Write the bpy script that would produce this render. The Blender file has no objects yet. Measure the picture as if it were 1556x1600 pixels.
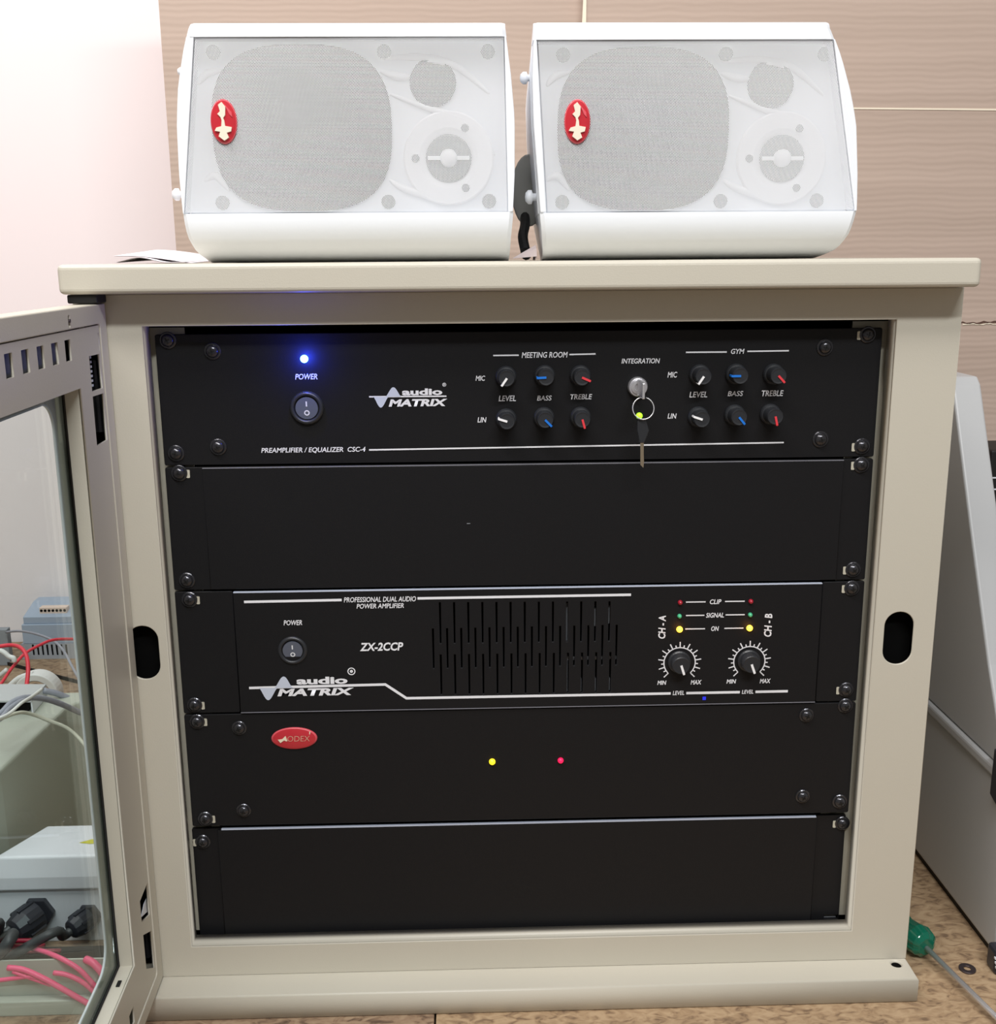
import bpy, bmesh, math, random
from mathutils import Vector, Matrix, Euler
random.seed(7)
sc = bpy.context.scene
COL = sc.collection
# ------------------------------------------------------------------ camera
PW, PH = 1556, 1600
FPX = 1711.7
YAW, PITCH, ROLL = 0.0274, -0.2281, -0.0076
CAM = Vector((-0.0368, -0.7328, 0.4915))
cy, sy, cp, sp = math.cos(YAW), math.sin(YAW), math.cos(PITCH), math.sin(PITCH)
FWD = Vector((sy*cp, cy*cp, sp)); _r = Vector((cy, -sy, 0)); _u = _r.cross(FWD)
RGT = _r*math.cos(ROLL) + _u*math.sin(ROLL); UPV = -_r*math.sin(ROLL) + _u*math.cos(ROLL)
cd = bpy.data.cameras.new('camera'); cam = bpy.data.objects.new('camera', cd); COL.objects.link(cam)
cd.sensor_fit = 'HORIZONTAL'; cd.sensor_width = 36; cd.lens = FPX/PW*36
cd.clip_start = 0.02; cd.clip_end = 50
mw = Matrix.Identity(4)
for i in range(3):
    mw[i][0] = RGT[i]; mw[i][1] = UPV[i]; mw[i][2] = -FWD[i]; mw[i][3] = CAM[i]
cam.matrix_world = mw
sc.camera = cam
# ------------------------------------------------------------------ light
sc.view_settings.view_transform = 'Standard'; sc.view_settings.look = 'None'
sc.view_settings.gamma = 1; sc.view_settings.use_curve_mapping = False
sc.view_settings.exposure = 0.0
w = bpy.data.worlds.new('room_light'); sc.world = w; w.use_nodes = True
w.node_tree.nodes['Background'].inputs[0].default_value = (1.0, 0.93, 0.86, 1)
w.node_tree.nodes['Background'].inputs[1].default_value = 0.22
def area(name, loc, aim, sx, sy_, power, col):
    l = bpy.data.lights.new(name, 'AREA'); l.shape = 'RECTANGLE'; l.size = sx; l.size_y = sy_
    l.energy = power; l.color = col
    o = bpy.data.objects.new(name, l); COL.objects.link(o); o.location = loc
    o.rotation_euler = (Vector(aim)-Vector(loc)).to_track_quat('-Z', 'Y').to_euler()
    return o
area('ceiling_tube_near', (-0.50, -0.62, 1.62), (-.1, 0.1, 0.3), 1.2, 0.10, 18, (1.0, 0.955, 0.92))
area('ceiling_tube_far', (0.35, -1.75, 2.15), (0, 0, 0.25), 1.2, 0.10, 40, (0.97, 0.99, 1.0))

area('wall_fill_light', (-1.1, 0.42, 1.6), (-1.0, .75, 0.3), 1.2, 0.10, 9, (1.0, 0.93, 0.92))  # added unseen fill lamp that brightens the left wall

def on_y(px, py, y):
    """the point of the plane y = const seen at a pixel of the photograph"""
    d = FWD*FPX + RGT*(px-PW/2) + UPV*(PH/2-py); t = (y-CAM.y)/d.y
    return CAM + d*t
def on_z(px, py, z):
    d = FWD*FPX + RGT*(px-PW/2) + UPV*(PH/2-py); t = (z-CAM.z)/d.z
    return CAM + d*t
# ------------------------------------------------------------------ materials
def srgb(r, g, b):
    f = lambda c: (c/255/12.92) if c/255 <= .04045 else ((c/255+.055)/1.055)**2.4
    return (f(r), f(g), f(b), 1)
def mat(name, col, rough=.5, metal=0, bump=0, bscale=300, var=0, vscale=20, emit=None, es=0, spec=.5, trans=0, alpha=None, stretch=(1,1,1), coat=0):
    m = bpy.data.materials.new(name); m.use_nodes = True; nt = m.node_tree; n = nt.nodes; L = nt.links
    b = n['Principled BSDF']
    b.inputs['Base Color'].default_value = col; b.inputs['Roughness'].default_value = rough
    b.inputs['Metallic'].default_value = metal; b.inputs['Specular IOR Level'].default_value = spec
    b.inputs['Transmission Weight'].default_value = trans; b.inputs['Coat Weight'].default_value = coat
    tc = n.new('ShaderNodeTexCoord'); mp = n.new('ShaderNodeMapping'); mp.inputs['Scale'].default_value = stretch
    L.new(tc.outputs['Object'], mp.inputs[0])
    nz = n.new('ShaderNodeTexNoise'); nz.inputs['Scale'].default_value = vscale; nz.inputs['Detail'].default_value = 4
    L.new(mp.outputs[0], nz.inputs[0])
    mx = n.new('ShaderNodeMix'); mx.data_type = 'RGBA'
    v = max(var, .02)
    mx.inputs['A'].default_value = (*[c*(1-v) for c in col[:3]], 1)
    mx.inputs['B'].default_value = (*[min(1, c*(1+v)) for c in col[:3]], 1)
    L.new(nz.outputs[0], mx.inputs['Factor']); L.new(mx.outputs['Result'], b.inputs['Base Color'])
    if bump:
        n2 = n.new('ShaderNodeTexNoise'); n2.inputs['Scale'].default_value = bscale
        bp = n.new('ShaderNodeBump'); bp.inputs['Strength'].default_value = bump; bp.inputs['Distance'].default_value = .0005
        L.new(tc.outputs['Object'], n2.inputs[0]); L.new(n2.outputs[0], bp.inputs['Height']); L.new(bp.outputs[0], b.inputs['Normal'])
    if emit:
        b.inputs['Emission Color'].default_value = emit; b.inputs['Emission Strength'].default_value = es
    return m
M = {}
M['beige'] = mat('beige_powder_coat', srgb(200, 195, 181), .42, bump=.12, bscale=900)
M['inner_beige'] = mat('inner_beige_metal', srgb(190, 186, 170), .5)
M['black'] = mat('black_powder_coat', srgb(25, 25, 27), .45, bump=.15, bscale=2500, spec=.22)
M['black2'] = mat('black_satin_metal', srgb(26, 26, 29), .3, spec=.4)
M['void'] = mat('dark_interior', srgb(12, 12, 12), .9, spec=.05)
M['screw'] = mat('black_screw_metal', srgb(74, 74, 78), .2, metal=.75)
M['recess'] = mat('screw_recess', srgb(6, 6, 6), .6)
M['ink'] = mat('white_ink', srgb(232, 233, 238), .6)
M['ink2'] = mat('pale_blue_ink', srgb(196, 204, 220), .6)
M['edge_dim'] = mat('dull_edge_highlight', srgb(120, 120, 128), .5)  # painted highlight: dimmer light lines on the black panel edges
M['edge_light'] = mat('pale_edge_highlight', srgb(190, 198, 216), .45)  # painted highlight: ceiling light caught on the black panel edges
M['knob'] = mat('black_knob_plastic', srgb(40, 42, 46), .38)
M['white_mark'] = mat('white_pointer', srgb(245, 245, 248), .5)
M['blue_mark'] = mat('blue_pointer', srgb(20, 115, 215), .5)
M['red_mark'] = mat('red_pointer', srgb(225, 60, 70), .5)
M['steel'] = mat('bright_steel', srgb(222, 222, 226), .32, metal=.75)
M['grey_plastic'] = mat('grey_plastic', srgb(165, 172, 186), .45)
M['brass'] = mat('nickel_key', srgb(210, 195, 170), .35, metal=1)
M['white'] = mat('white_speaker_plastic', srgb(243, 247, 253), .38, bump=.05, bscale=700)
M['baffle'] = mat('white_baffle_plastic', srgb(244, 246, 250), .4)
M['cone'] = mat('grey_woofer_cone', srgb(40, 46, 60), .6)
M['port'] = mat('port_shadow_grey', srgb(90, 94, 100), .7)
M['midgrey'] = mat('mid_grey_plastic', srgb(140, 144, 150), .5)
M['bracket'] = mat('dark_grey_bracket', srgb(140, 140, 136), .5)
M['wall'] = mat('painted_wall', srgb(243, 233, 234), .8, bump=.1, bscale=60, var=.02, vscale=3)
M['gasket'] = mat('black_rubber', srgb(12, 12, 12), .6)
M['red_badge'] = mat('red_domed_badge', srgb(196, 44, 56), .2, coat=.6)
M['badge_print'] = mat('muted_badge_print', srgb(216, 170, 146), .4)
M['badge_rim'] = mat('pink_badge_rim', srgb(222, 90, 100), .3)
M['cream'] = mat('cream_print', srgb(238, 222, 196), .4)
M['greymetal'] = mat('light_grey_enclosure', srgb(188, 190, 192), .42, bump=.1, bscale=600)
M['greengrey'] = mat('green_grey_enclosure', srgb(176, 180, 168), .5, bump=.1, bscale=500)
M['lightgrey'] = mat('pale_grey_plastic', srgb(226, 229, 236), .4)
M['psu'] = mat('blue_grey_plastic', srgb(158, 170, 188), .45)
M['psu2'] = mat('grey_plastic_base', srgb(160, 163, 172), .45)
M['terminal'] = mat('cream_terminal', srgb(222, 200, 186), .5)
M['gland'] = mat('black_nylon', srgb(44, 46, 54), .35)
M['cable_black'] = mat('dark_cable', srgb(62, 64, 66), .45)
M['cable_grey'] = mat('grey_cable', srgb(150, 152, 164), .45)
M['cable_cream'] = mat('cream_cable', srgb(206, 206, 190), .45)
M['cable_white'] = mat('white_cable', srgb(228, 228, 226), .45)
M['wire_red'] = mat('red_wire', srgb(226, 60, 76), .4)
M['wire_pink'] = mat('pink_wire', srgb(240, 84, 130), .4)
M['wire_dred'] = mat('dark_red_wire', srgb(150, 22, 50), .4)
M['yellow'] = mat('yellow_sticker', srgb(205, 200, 30), .5)
M['paper'] = mat('white_paper', srgb(232, 226, 230), .7, bump=.1, bscale=80)
M['foil'] = mat('pinkish_bag_film', srgb(225, 210, 210), .2, bump=.3, bscale=200)
M['steel_dark'] = mat('dark_washer_steel', srgb(95, 85, 88), .4, metal=.8)
M['handle_green'] = mat('green_clear_plastic', srgb(0, 128, 100), .12, trans=.35, coat=.5)
M['torn'] = mat('torn_card_edge', srgb(238, 228, 208), .8)
M['crack'] = mat('crack_dark', srgb(90, 66, 56), .9)
def led(name, col, s): return mat(name, (*col, 1), .3, emit=(*col, 1), es=s)
M['led_blue'] = led('blue_led', (.10, .35, 1.0), 14)
M['led_amber'] = led('amber_led', (1.0, .62, .05), 3)
M['led_yellow'] = led('yellow_led', (1.0, .72, .02), 1.6)
M['led_red'] = led('red_led', (.85, .01, .07), 1.3)
M['led_redoff'] = mat('dim_red_led', srgb(170, 30, 50), .25, coat=.5)
M['led_green'] = mat('dim_green_led', srgb(80, 190, 140), .25, coat=.5)
M['led_lime'] = led('lime_led', (.35, .9, .03), 1.6)
M['blue_glint'] = led('dim_blue_reflection', (.02, .03, .7), .5)
def card():
    m = mat('corrugated_cardboard', srgb(201, 178, 164), .85); nt = m.node_tree; n = nt.nodes; L = nt.links; b = n['Principled BSDF']
    tc = n.new('ShaderNodeTexCoord')
    mp = n.new('ShaderNodeMapping'); mp.inputs['Scale'].default_value = (1.2, 1, 60); L.new(tc.outputs['Object'], mp.inputs[0])
    nz = n.new('ShaderNodeTexNoise'); nz.inputs['Scale'].default_value = 1.6; nz.inputs['Detail'].default_value = 5; L.new(mp.outputs[0], nz.inputs[0])
    mx = n.new('ShaderNodeMix'); mx.data_type = 'RGBA'
    mx.inputs['A'].default_value = srgb(172, 153, 140); mx.inputs['B'].default_value = srgb(198, 178, 165)
    L.new(nz.outputs[0], mx.inputs['Factor']); L.new(mx.outputs['Result'], b.inputs['Base Color'])
    wv = n.new('ShaderNodeTexWave'); wv.bands_direction = 'Z'; wv.inputs['Scale'].default_value = 52
    wv.inputs['Distortion'].default_value = 5; wv.inputs['Detail'].default_value = 3; wv.inputs['Detail Scale'].default_value = .35
    L.new(tc.outputs['Object'], wv.inputs[0])
    bp = n.new('ShaderNodeBump'); bp.inputs['Strength'].default_value = .16; bp.inputs['Distance'].default_value = .0008
    L.new(wv.outputs[1], bp.inputs['Height']); L.new(bp.outputs[0], b.inputs['Normal'])
    return m
M['card'] = card()
def wood(name, c1, c2, c3):
    m = mat(name, c1, .75); nt = m.node_tree; n = nt.nodes; L = nt.links; b = n['Principled BSDF']
    tc = n.new('ShaderNodeTexCoord'); mp = n.new('ShaderNodeMapping'); mp.inputs['Scale'].default_value = (1.4, 2.6, 1)
    L.new(tc.outputs['Object'], mp.inputs[0])
    nz = n.new('ShaderNodeTexNoise'); nz.inputs['Scale'].default_value = 60; nz.inputs['Detail'].default_value = 8; nz.inputs['Distortion'].default_value = 1.2
    L.new(mp.outputs[0], nz.inputs[0])
    cr = n.new('ShaderNodeValToRGB'); e = cr.color_ramp.elements
    e[0].position = .32; e[0].color = c3; e[1].position = .62; e[1].color = c1
    k = e.new(.46); k.color = c2
    L.new(nz.outputs[0], cr.inputs[0]); L.new(cr.outputs[0], b.inputs['Base Color'])
    bp = n.new('ShaderNodeBump'); bp.inputs['Strength'].default_value = .4; bp.inputs['Distance'].default_value = .001
    L.new(nz.outputs[0], bp.inputs['Height']); L.new(bp.outputs[0], b.inputs['Normal'])
    return m
M['wood'] = wood('rough_plywood', srgb(182, 156, 124), srgb(164, 137, 106), srgb(122, 99, 77))
M['wood2'] = wood('darker_plywood', srgb(164, 140, 114), srgb(146, 120, 96), srgb(98, 78, 62))
def glass():
    m = bpy.data.materials.new('tinted_door_glass'); m.use_nodes = True; nt = m.node_tree; n = nt.nodes; L = nt.links
    n.clear(); o = n.new('ShaderNodeOutputMaterial'); mx = n.new('ShaderNodeMixShader'); lw = n.new('ShaderNodeLayerWeight'); lw.inputs[0].default_value = .5; pw = n.new('ShaderNodeMath'); pw.operation = 'POWER'; pw.inputs[1].default_value = 5; L.new(lw.outputs['Facing'], pw.inputs[0]); fr = n.new('ShaderNodeMath'); fr.operation = 'MULTIPLY_ADD'; L.new(pw.outputs[0], fr.inputs[0]); fr.inputs[1].default_value = .6; fr.inputs[2].default_value = .03
    t = n.new('ShaderNodeBsdfTransparent'); t.inputs[0].default_value = (.87, .925, .92, 1)
    g = n.new('ShaderNodeBsdfGlossy'); g.inputs['Roughness'].default_value = .02
    L.new(fr.outputs[0], mx.inputs[0]); L.new(t.outputs[0], mx.inputs[1]); L.new(g.outputs[0], mx.inputs[2]); L.new(mx.outputs[0], o.inputs[0])
    return m
M['glass'] = glass()
def grille():
    m = mat('perforated_white_grille', srgb(246, 247, 250), .45); nt = m.node_tree; n = nt.nodes; L = nt.links; b = n['Principled BSDF']
    tc = n.new('ShaderNodeTexCoord'); mp = n.new('ShaderNodeMapping'); mp.inputs['Scale'].default_value = (1/.00095, 1/.00095, 1/.00095)
    L.new(tc.outputs['Object'], mp.inputs[0])
    sx = n.new('ShaderNodeSeparateXYZ'); L.new(mp.outputs[0], sx.inputs[0])
    def mth(op, a, b_=None):
        k = n.new('ShaderNodeMath'); k.operation = op
        for i, v in enumerate((a, b_)):
            if v is None: continue
            if isinstance(v, (int, float)): k.inputs[i].default_value = v
            else: L.new(v, k.inputs[i])
        return k.outputs[0]
    row = mth('FLOOR', mth('DIVIDE', sx.outputs['Z'], .866))
    off = mth('MULTIPLY', mth('MODULO', mth('ABSOLUTE', row), 2), .5)
    fx = mth('SUBTRACT', mth('FRACT', mth('ADD', sx.outputs['X'], off)), .5)
    fz = mth('MULTIPLY', mth('SUBTRACT', mth('FRACT', mth('DIVIDE', sx.outputs['Z'], .866)), .5), .866)
    d = mth('SQRT', mth('ADD', mth('MULTIPLY', fx, fx), mth('MULTIPLY', fz, fz)))
    solid = mth('GREATER_THAN', d, .40)
    L.new(solid, b.inputs['Alpha'])
    return m
M['grille'] = grille()
# ------------------------------------------------------------------ builders
WM = {}
def bm_obj(name, bm, m, parent=None, smooth=False, bevel=0, seg=2):
    """bm holds world coordinates; the mesh is stored in the parent's frame"""
    base = WM[parent] if parent else Matrix.Identity(4)
    if not parent:
        xs = [v.co for v in bm.verts]
        c = Vector((sum(v.x for v in xs)/len(xs), sum(v.y for v in xs)/len(xs), min(v.z for v in xs)))
        base = Matrix.Translation(c)
        bm.transform(base.inverted())
    else:
        c = sum((v.co for v in bm.verts), Vector())/len(bm.verts)
        bm.transform(Matrix.Translation(-c))
        base = Matrix.Translation(c)
    me = bpy.data.meshes.new(name); bm.normal_update(); bm.to_mesh(me); bm.free()
    o = bpy.data.objects.new(name, me); COL.objects.link(o)
    if parent:
        # rotate mesh content into parent's frame
        loc = WM[parent].inverted() @ base
        R = WM[parent].to_3x3().inverted().to_4x4()
        me.transform(R)
        o.parent = parent; o.location = loc.to_translation()
        WM[o] = WM[parent] @ Matrix.Translation(o.location)
    else:
        o.matrix_basis = base; WM[o] = base
    if m: me.materials.append(M[m])
    if smooth:
        for p in me.polygons: p.use_smooth = True
    if bevel:
        b = o.modifiers.new('bevel', 'BEVEL'); b.width = bevel; b.segments = seg; b.limit_method = 'ANGLE'; b.angle_limit = math.radians(35)
        b.harden_normals = False
    return o
def local(name, me, m, parent, mtx, smooth=False):
    """shared mesh placed at a world matrix under a parent"""
    o = bpy.data.objects.new(name, me); COL.objects.link(o)
    if m and not me.materials: me.materials.append(M[m])
    o.parent = parent; o.matrix_basis = WM[parent].inverted() @ mtx; WM[o] = mtx
    return o
def thing(name, label, cat, loc=(0, 0, 0), rot=None, group=None):
    o = bpy.data.objects.new(name, None); COL.objects.link(o); o.empty_display_size = .02
    mt = Matrix.Translation(Vector(loc))
    if rot is not None: mt = mt @ rot
    o.matrix_basis = mt; WM[o] = mt
    return tag(o, label, cat, group)
def tag(o, label, cat, group=None, kind=None):
    if label: o['label'] = label
    if cat: o['category'] = cat
    if group: o['group'] = group
    if kind: o['kind'] = kind
    return o
def box(bm, x0, x1, y0, y1, z0, z1, mtx=None):
    vs = [bm.verts.new((x, y, z)) for x in (x0, x1) for y in (y0, y1) for z in (z0, z1)]
    for f in ((0, 1, 3, 2), (4, 6, 7, 5), (0, 4, 5, 1), (2, 3, 7, 6), (0, 2, 6, 4), (1, 5, 7, 3)):
        bm.faces.new([vs[i] for i in f])
    if mtx:
        for v in vs: v.co = mtx @ v.co
    return bm
def bx(*a, **k): return box(bmesh.new(), *a, **k)
def prism(bm, pts, a, b, axis='y', mtx=None):
    """polygon extruded along an axis. pts in the two other coordinates"""
    def mk(p, t):
        if axis == 'y': return (p[0], t, p[1])
        if axis == 'x': return (t, p[0], p[1])
        return (p[0], p[1], t)
    A = [bm.verts.new(mk(p, a)) for p in pts]; B = [bm.verts.new(mk(p, b)) for p in pts]
    n = len(pts)
    bm.faces.new(A); bm.faces.new(B[::-1])
    for i in range(n): bm.faces.new((A[i], B[i], B[(i+1) % n], A[(i+1) % n]))
    bmesh.ops.recalc_face_normals(bm, faces=bm.faces)
    if mtx:
        for v in A+B: v.co = mtx @ v.co
    return bm
def lathe(bm, prof, n=24, mtx=None, cap=True):
    """prof: (radius, along -y) ; axis of revolution = y"""
    rings = []
    for r, t in prof:
        if r < 1e-7: rings.append([bm.verts.new((0, t, 0))])
        else: rings.append([bm.verts.new((r*math.cos(2*math.pi*i/n), t, r*math.sin(2*math.pi*i/n))) for i in range(n)])
    for a, b in zip(rings, rings[1:]):
        for i in range(n):
            j = (i+1) % n
            if len(a) == 1 and len(b) == 1: continue
            if len(a) == 1: bm.faces.new((a[0], b[i], b[j]))
            elif len(b) == 1: bm.faces.new((a[i], a[j], b[0]))
            else: bm.faces.new((a[i], a[j], b[j], b[i]))
    allv = [v for r in rings for v in r]
    bmesh.ops.recalc_face_normals(bm, faces=bm.faces)
    if mtx:
        for v in allv: v.co = mtx @ v.co
    return bm
def tube(bm, pts, r, n=8, smooth=3, taper=None):
    pts = [Vector(p) for p in pts]
    if smooth and len(pts) > 2:
        out = []
        for i in range(len(pts)-1):
            p0 = pts[max(i-1, 0)]; p1 = pts[i]; p2 = pts[i+1]; p3 = pts[min(i+2, len(pts)-1)]
            for k in range(smooth):
                t = k/smooth
                out.append(.5*((2*p1)+(-p0+p2)*t+(2*p0-5*p1+4*p2-p3)*t*t+(-p0+3*p1-3*p2+p3)*t**3))
        out.append(pts[-1]); pts = out
    rings = []; up = Vector((0, 0, 1)); prev = None
    for i, p in enumerate(pts):
        d = (pts[min(i+1, len(pts)-1)]-pts[max(i-1, 0)]).normalized()
        if prev is None: a = d.cross(up) if abs(d.z) < .9 else d.cross(Vector((1, 0, 0)))
        else: a = prev - d*prev.dot(d)
        a.normalize(); prev = a; b = d.cross(a)
        rr = r if taper is None else r*taper(i/(len(pts)-1))
        rings.append([bm.verts.new(p+(a*math.cos(2*math.pi*k/n)+b*math.sin(2*math.pi*k/n))*rr) for k in range(n)])
    for A, B in zip(rings, rings[1:]):
        for i in range(n): bm.faces.new((A[i], A[(i+1) % n], B[(i+1) % n], B[i]))
    bm.faces.new(rings[0]); bm.faces.new(rings[-1][::-1])
    bmesh.ops.recalc_face_normals(bm, faces=bm.faces)
    return bm
def rrect(x0, x1, z0, z1, r=0, n=5):
    if r <= 0: return [(x0, z0), (x1, z0), (x1, z1), (x0, z1)]
    out = []
    for cx, cz, a in ((x1-r, z0+r, -90), (x1-r, z1-r, 0), (x0+r, z1-r, 90), (x0+r, z0+r, 180)):
        for i in range(n+1):
            t = math.radians(a+90*i/n); out.append((cx+r*math.cos(t), cz+r*math.sin(t)))
    return out
def ell(cx, cz, rx, rz, n=24, rot=0):
    return [(cx+rx*math.cos(2*math.pi*i/n)*math.cos(rot)-rz*math.sin(2*math.pi*i/n)*math.sin(rot),
             cz+rx*math.cos(2*math.pi*i/n)*math.sin(rot)+rz*math.sin(2*math.pi*i/n)*math.cos(rot)) for i in range(n)]
def plate_bm(outer, holes, y0, y1, bev=0, mtx=None):
    """flat plate in the xz plane with holes, from y0 to y1, by filling a 2D curve"""
    cu = bpy.data.curves.new('c', 'CURVE'); cu.dimensions = '2D'; cu.fill_mode = 'BOTH'
    for lp in [outer]+list(holes):
        s = cu.splines.new('POLY'); s.points.add(len(lp)-1); s.use_cyclic_u = True
        for p, q in zip(s.points, lp): p.co = (q[0], q[1], 0, 1)
    cu.extrude = abs(y1-y0)/2-bev; cu.bevel_depth = bev; cu.bevel_resolution = 0
    if bev: cu.offset = -bev
    o = bpy.data.objects.new('c', cu); COL.objects.link(o)
    dg = bpy.context.evaluated_depsgraph_get(); me = bpy.data.meshes.new_from_object(o.evaluated_get(dg))
    bm = bmesh.new(); bm.from_mesh(me)
    bpy.data.objects.remove(o); bpy.data.curves.remove(cu); bpy.data.meshes.remove(me)
    bmesh.ops.remove_doubles(bm, verts=bm.verts, dist=1e-6)
    mid = (y0+y1)/2
    for v in bm.verts: v.co = Vector((v.co.x, mid - v.co.z, v.co.y))
    bmesh.ops.recalc_face_normals(bm, faces=bm.faces)
    if mtx: bm.transform(mtx)
    return bm
def text_bm(s, bold=0, shear=0):
    cu = bpy.data.curves.new('t', 'FONT'); cu.body = s; cu.offset = bold; cu.shear = shear; cu.resolution_u = 3
    o = bpy.data.objects.new('t', cu); COL.objects.link(o)
    dg = bpy.context.evaluated_depsgraph_get(); me = bpy.data.meshes.new_from_object(o.evaluated_get(dg))
    bm = bmesh.new(); bm.from_mesh(me)
    bpy.data.objects.remove(o); bpy.data.curves.remove(cu); bpy.data.meshes.remove(me)
    xs = [v.co.x for v in bm.verts]; ys = [v.co.y for v in bm.verts]
    x0, x1, y0, y1 = min(xs), max(xs), min(ys), max(ys)
    for v in bm.verts: v.co = Vector(((v.co.x-x0)/(x1-x0)-.5, 0, (v.co.y-y0)/(y1-y0)-.5))
    return bm
PXM = .7328  # scale helper
def text(s, x0, x1, y0, y1, parent, y=-.0004, m='ink', bold=.015, shear=.18, vert=False, name='lettering'):
    """text filling the photograph's box x0..x1, y0..y1 on the plane y"""
    a = on_y(x0, (y0+y1)/2, y); b = on_y(x1, (y0+y1)/2, y); c = on_y((x0+x1)/2, y0, y); d = on_y((x0+x1)/2, y1, y)
    W_ = (b-a).length; H_ = (c-d).length; ce = (a+b)/2
    bm = text_bm(s, bold, shear)
    for v in bm.verts:
        if vert: v.co = Vector((ce.x - v.co.z*W_, y, ce.z + v.co.x*H_))
        else: v.co = Vector((ce.x + v.co.x*W_, y, ce.z + v.co.z*H_))
    for f in bm.faces:
        f.normal_update()
    return bm_obj(name, bm, m, parent)
def stroke(pts, wpx, parent, y=-.0004, m='ink', name='printed_line'):
    """flat printed line through photograph points on the plane y; first and last may be levelled"""
    P = [on_y(a, b, y) for a, b in pts]; hw = wpx*.00043/2
    bm = bmesh.new()
    for i in range(len(P)-1):
        d = (P[i+1]-P[i]).normalized(); n = Vector((-d.z, 0, d.x))*hw; e = d*hw*.4
        q = [P[i]-e+n, P[i]-e-n, P[i+1]+e-n, P[i+1]+e+n]
        for k in q: k.y = y - .00002*i
        bm.faces.new([bm.verts.new(k) for k in q])
    bmesh.ops.recalc_face_normals(bm, faces=bm.faces)
    return bm_obj(name, bm, m, parent)
# ------------------------------------------------------------------ setting
BZ = -.044
o = bm_obj('wall_back', bx(-2.2, 1.6, .78, .84, -.8, 2.6), 'wall'); tag(o, None, None, kind='structure')
o = bm_obj('floor', bx(-2.2, 2.2, -2.6, .84, -.86, -.8), 'wood2'); tag(o, None, None, kind='structure')

bench = thing('workbench', 'rough brown plywood workbench top under the rack cabinet', 'workbench', (0, 0, BZ-.03))
bm_obj('board', prism(bmesh.new(), [(-1.3, -.45), (-.0668, -.45), (-.0668, .775), (-1.3, .775)], BZ-.03, BZ, 'z'), 'wood2', bench, bevel=.001)
bm_obj('board', prism(bmesh.new(), [(-.0655, -.45), (1.3, -.45), (1.3, .775), (-.0655, .775)], BZ-.03, BZ, 'z'), 'wood', bench, bevel=.001)
for x in (-1.2, 1.2):
    for y in (-.38, .7): bm_obj('leg', bx(x-.03, x+.03, y-.03, y+.03, -.8, BZ-.031), 'wood2', bench)
o = bm_obj('thin_board', prism(bmesh.new(), [(-.80, .772), (-.681, .70), (-.45, .562), (-.45, .772)], BZ, BZ+.005, 'z'), 'wood2')
bm_obj('board_gap_shade', prism(bmesh.new(), [(-.6815, .699), (-.4505, .561), (-.450, .5618), (-.681, .6998)], BZ+.0002, BZ+.0052, 'z'), 'gasket', o)['label'] = 'black strip for the shaded gap under the front edge'  # black strip stands in for the dark gap under the board
tag(o, 'thin brown board with a slanting front edge under the blue-grey box at the wall', 'board')

# cardboard sheets
cardl = bm_obj('cardboard_sheet', bx(-.335, .084, .440, .446, BZ, .95), 'card')
tag(cardl, 'brown corrugated cardboard sheet behind the left speaker, beside the white wall', 'cardboard')
def jag_h(x0, x1, z, amp, n, th0, th1):
    top = []; bot = []
    for i in range(n+1):
        x = x0+(x1-x0)*i/n; zz = z+random.uniform(-amp, amp); t = random.uniform(th0, th1)
        top.append((x, zz+t)); bot.append((x, zz-t))
    return top+bot[::-1]
cardr = thing('cardboard_sheet', 'brown corrugated cardboard sheet behind the right speaker, with a torn crack low on its right', 'cardboard', (.5, .43, BZ))
# lower half and upper half share a crease
rng = []
zc = on_y(1450, 167, .427).z
n = 40
edge = [(.0845+random.uniform(-.0012, .0012), BZ+(1.0-BZ)*i/n) for i in range(n+1)]
bm_obj('sheet', prism(bmesh.new(), edge+[(1.0, 1.0), (1.0, BZ)], .427, .434, 'y'), 'card', cardr)
e2 = [(x-.0025+random.uniform(-.0008, .0006), z) for x, z in edge]
bm_obj('torn_edge', prism(bmesh.new(), e2+[(x+.0008, z) for x, z in edge[::-1]], .4255, .4275, 'y'), 'torn', cardr)['label'] = 'pale torn cardboard edge'
a = on_y(1335, 163, .4265); b = on_y(1560, 173, .4265)
bm_obj('crease', prism(bmesh.new(), [(a.x-.3, a.z+.0007), (a.x-.3, a.z-.0007), (b.x+.1, b.z-.0012), (b.x+.1, b.z+.0006)], .4263, .4275, 'y'), 'torn', cardr)
a = on_y(1490, 503, .4262); b = on_y(1562, 506, .4262)
bm_obj('crack', prism(bmesh.new(), jag_h(a.x-.02, b.x+.08, a.z-.001, .0010, 40, .0003, .0012), .4262, .4275, 'y'), 'crack', cardr)
bm_obj('crack_lip', prism(bmesh.new(), jag_h(a.x+.01, b.x+.02, a.z-.0026, .0007, 24, .0002, .0007), .4262, .4275, 'y'), 'torn', cardr)

# ------------------------------------------------------------------ rack cabinet
FX, FY = .2875, -.015
cab = thing('rack_cabinet', 'beige metal rack cabinet with open glass door holding the black audio units', 'cabinet', (0, .18, BZ))
def oval(cx, cz, w_, h_):  # stadium hole
    return rrect(cx-w_/2, cx+w_/2, cz-h_/2, cz+h_/2, w_/2*.98, 8)
bm_obj('front_frame', plate_bm(rrect(-FX, FX, -.0245, .4705), [rrect(-.2445, .2445, 0.0, .4502), oval(.2622, .2302, .0205, .0385), oval(-.2610, .2290, .0205, .0385)], FY, FY+.0016, bev=.0005), 'beige', cab)
bm_obj('opening_return', plate_bm(rrect(-.2457, .2457, -.0012, .4514), [rrect(-.2445, .2445, 0.0, .4502)], FY+.0017, 0.0), 'beige', cab)
for q in (-FX, FX-.0015): bm_obj('side_panel', bx(q, q+.0015, FY+.0017, .385, -.0245, .4705), 'beige', cab)
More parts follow.
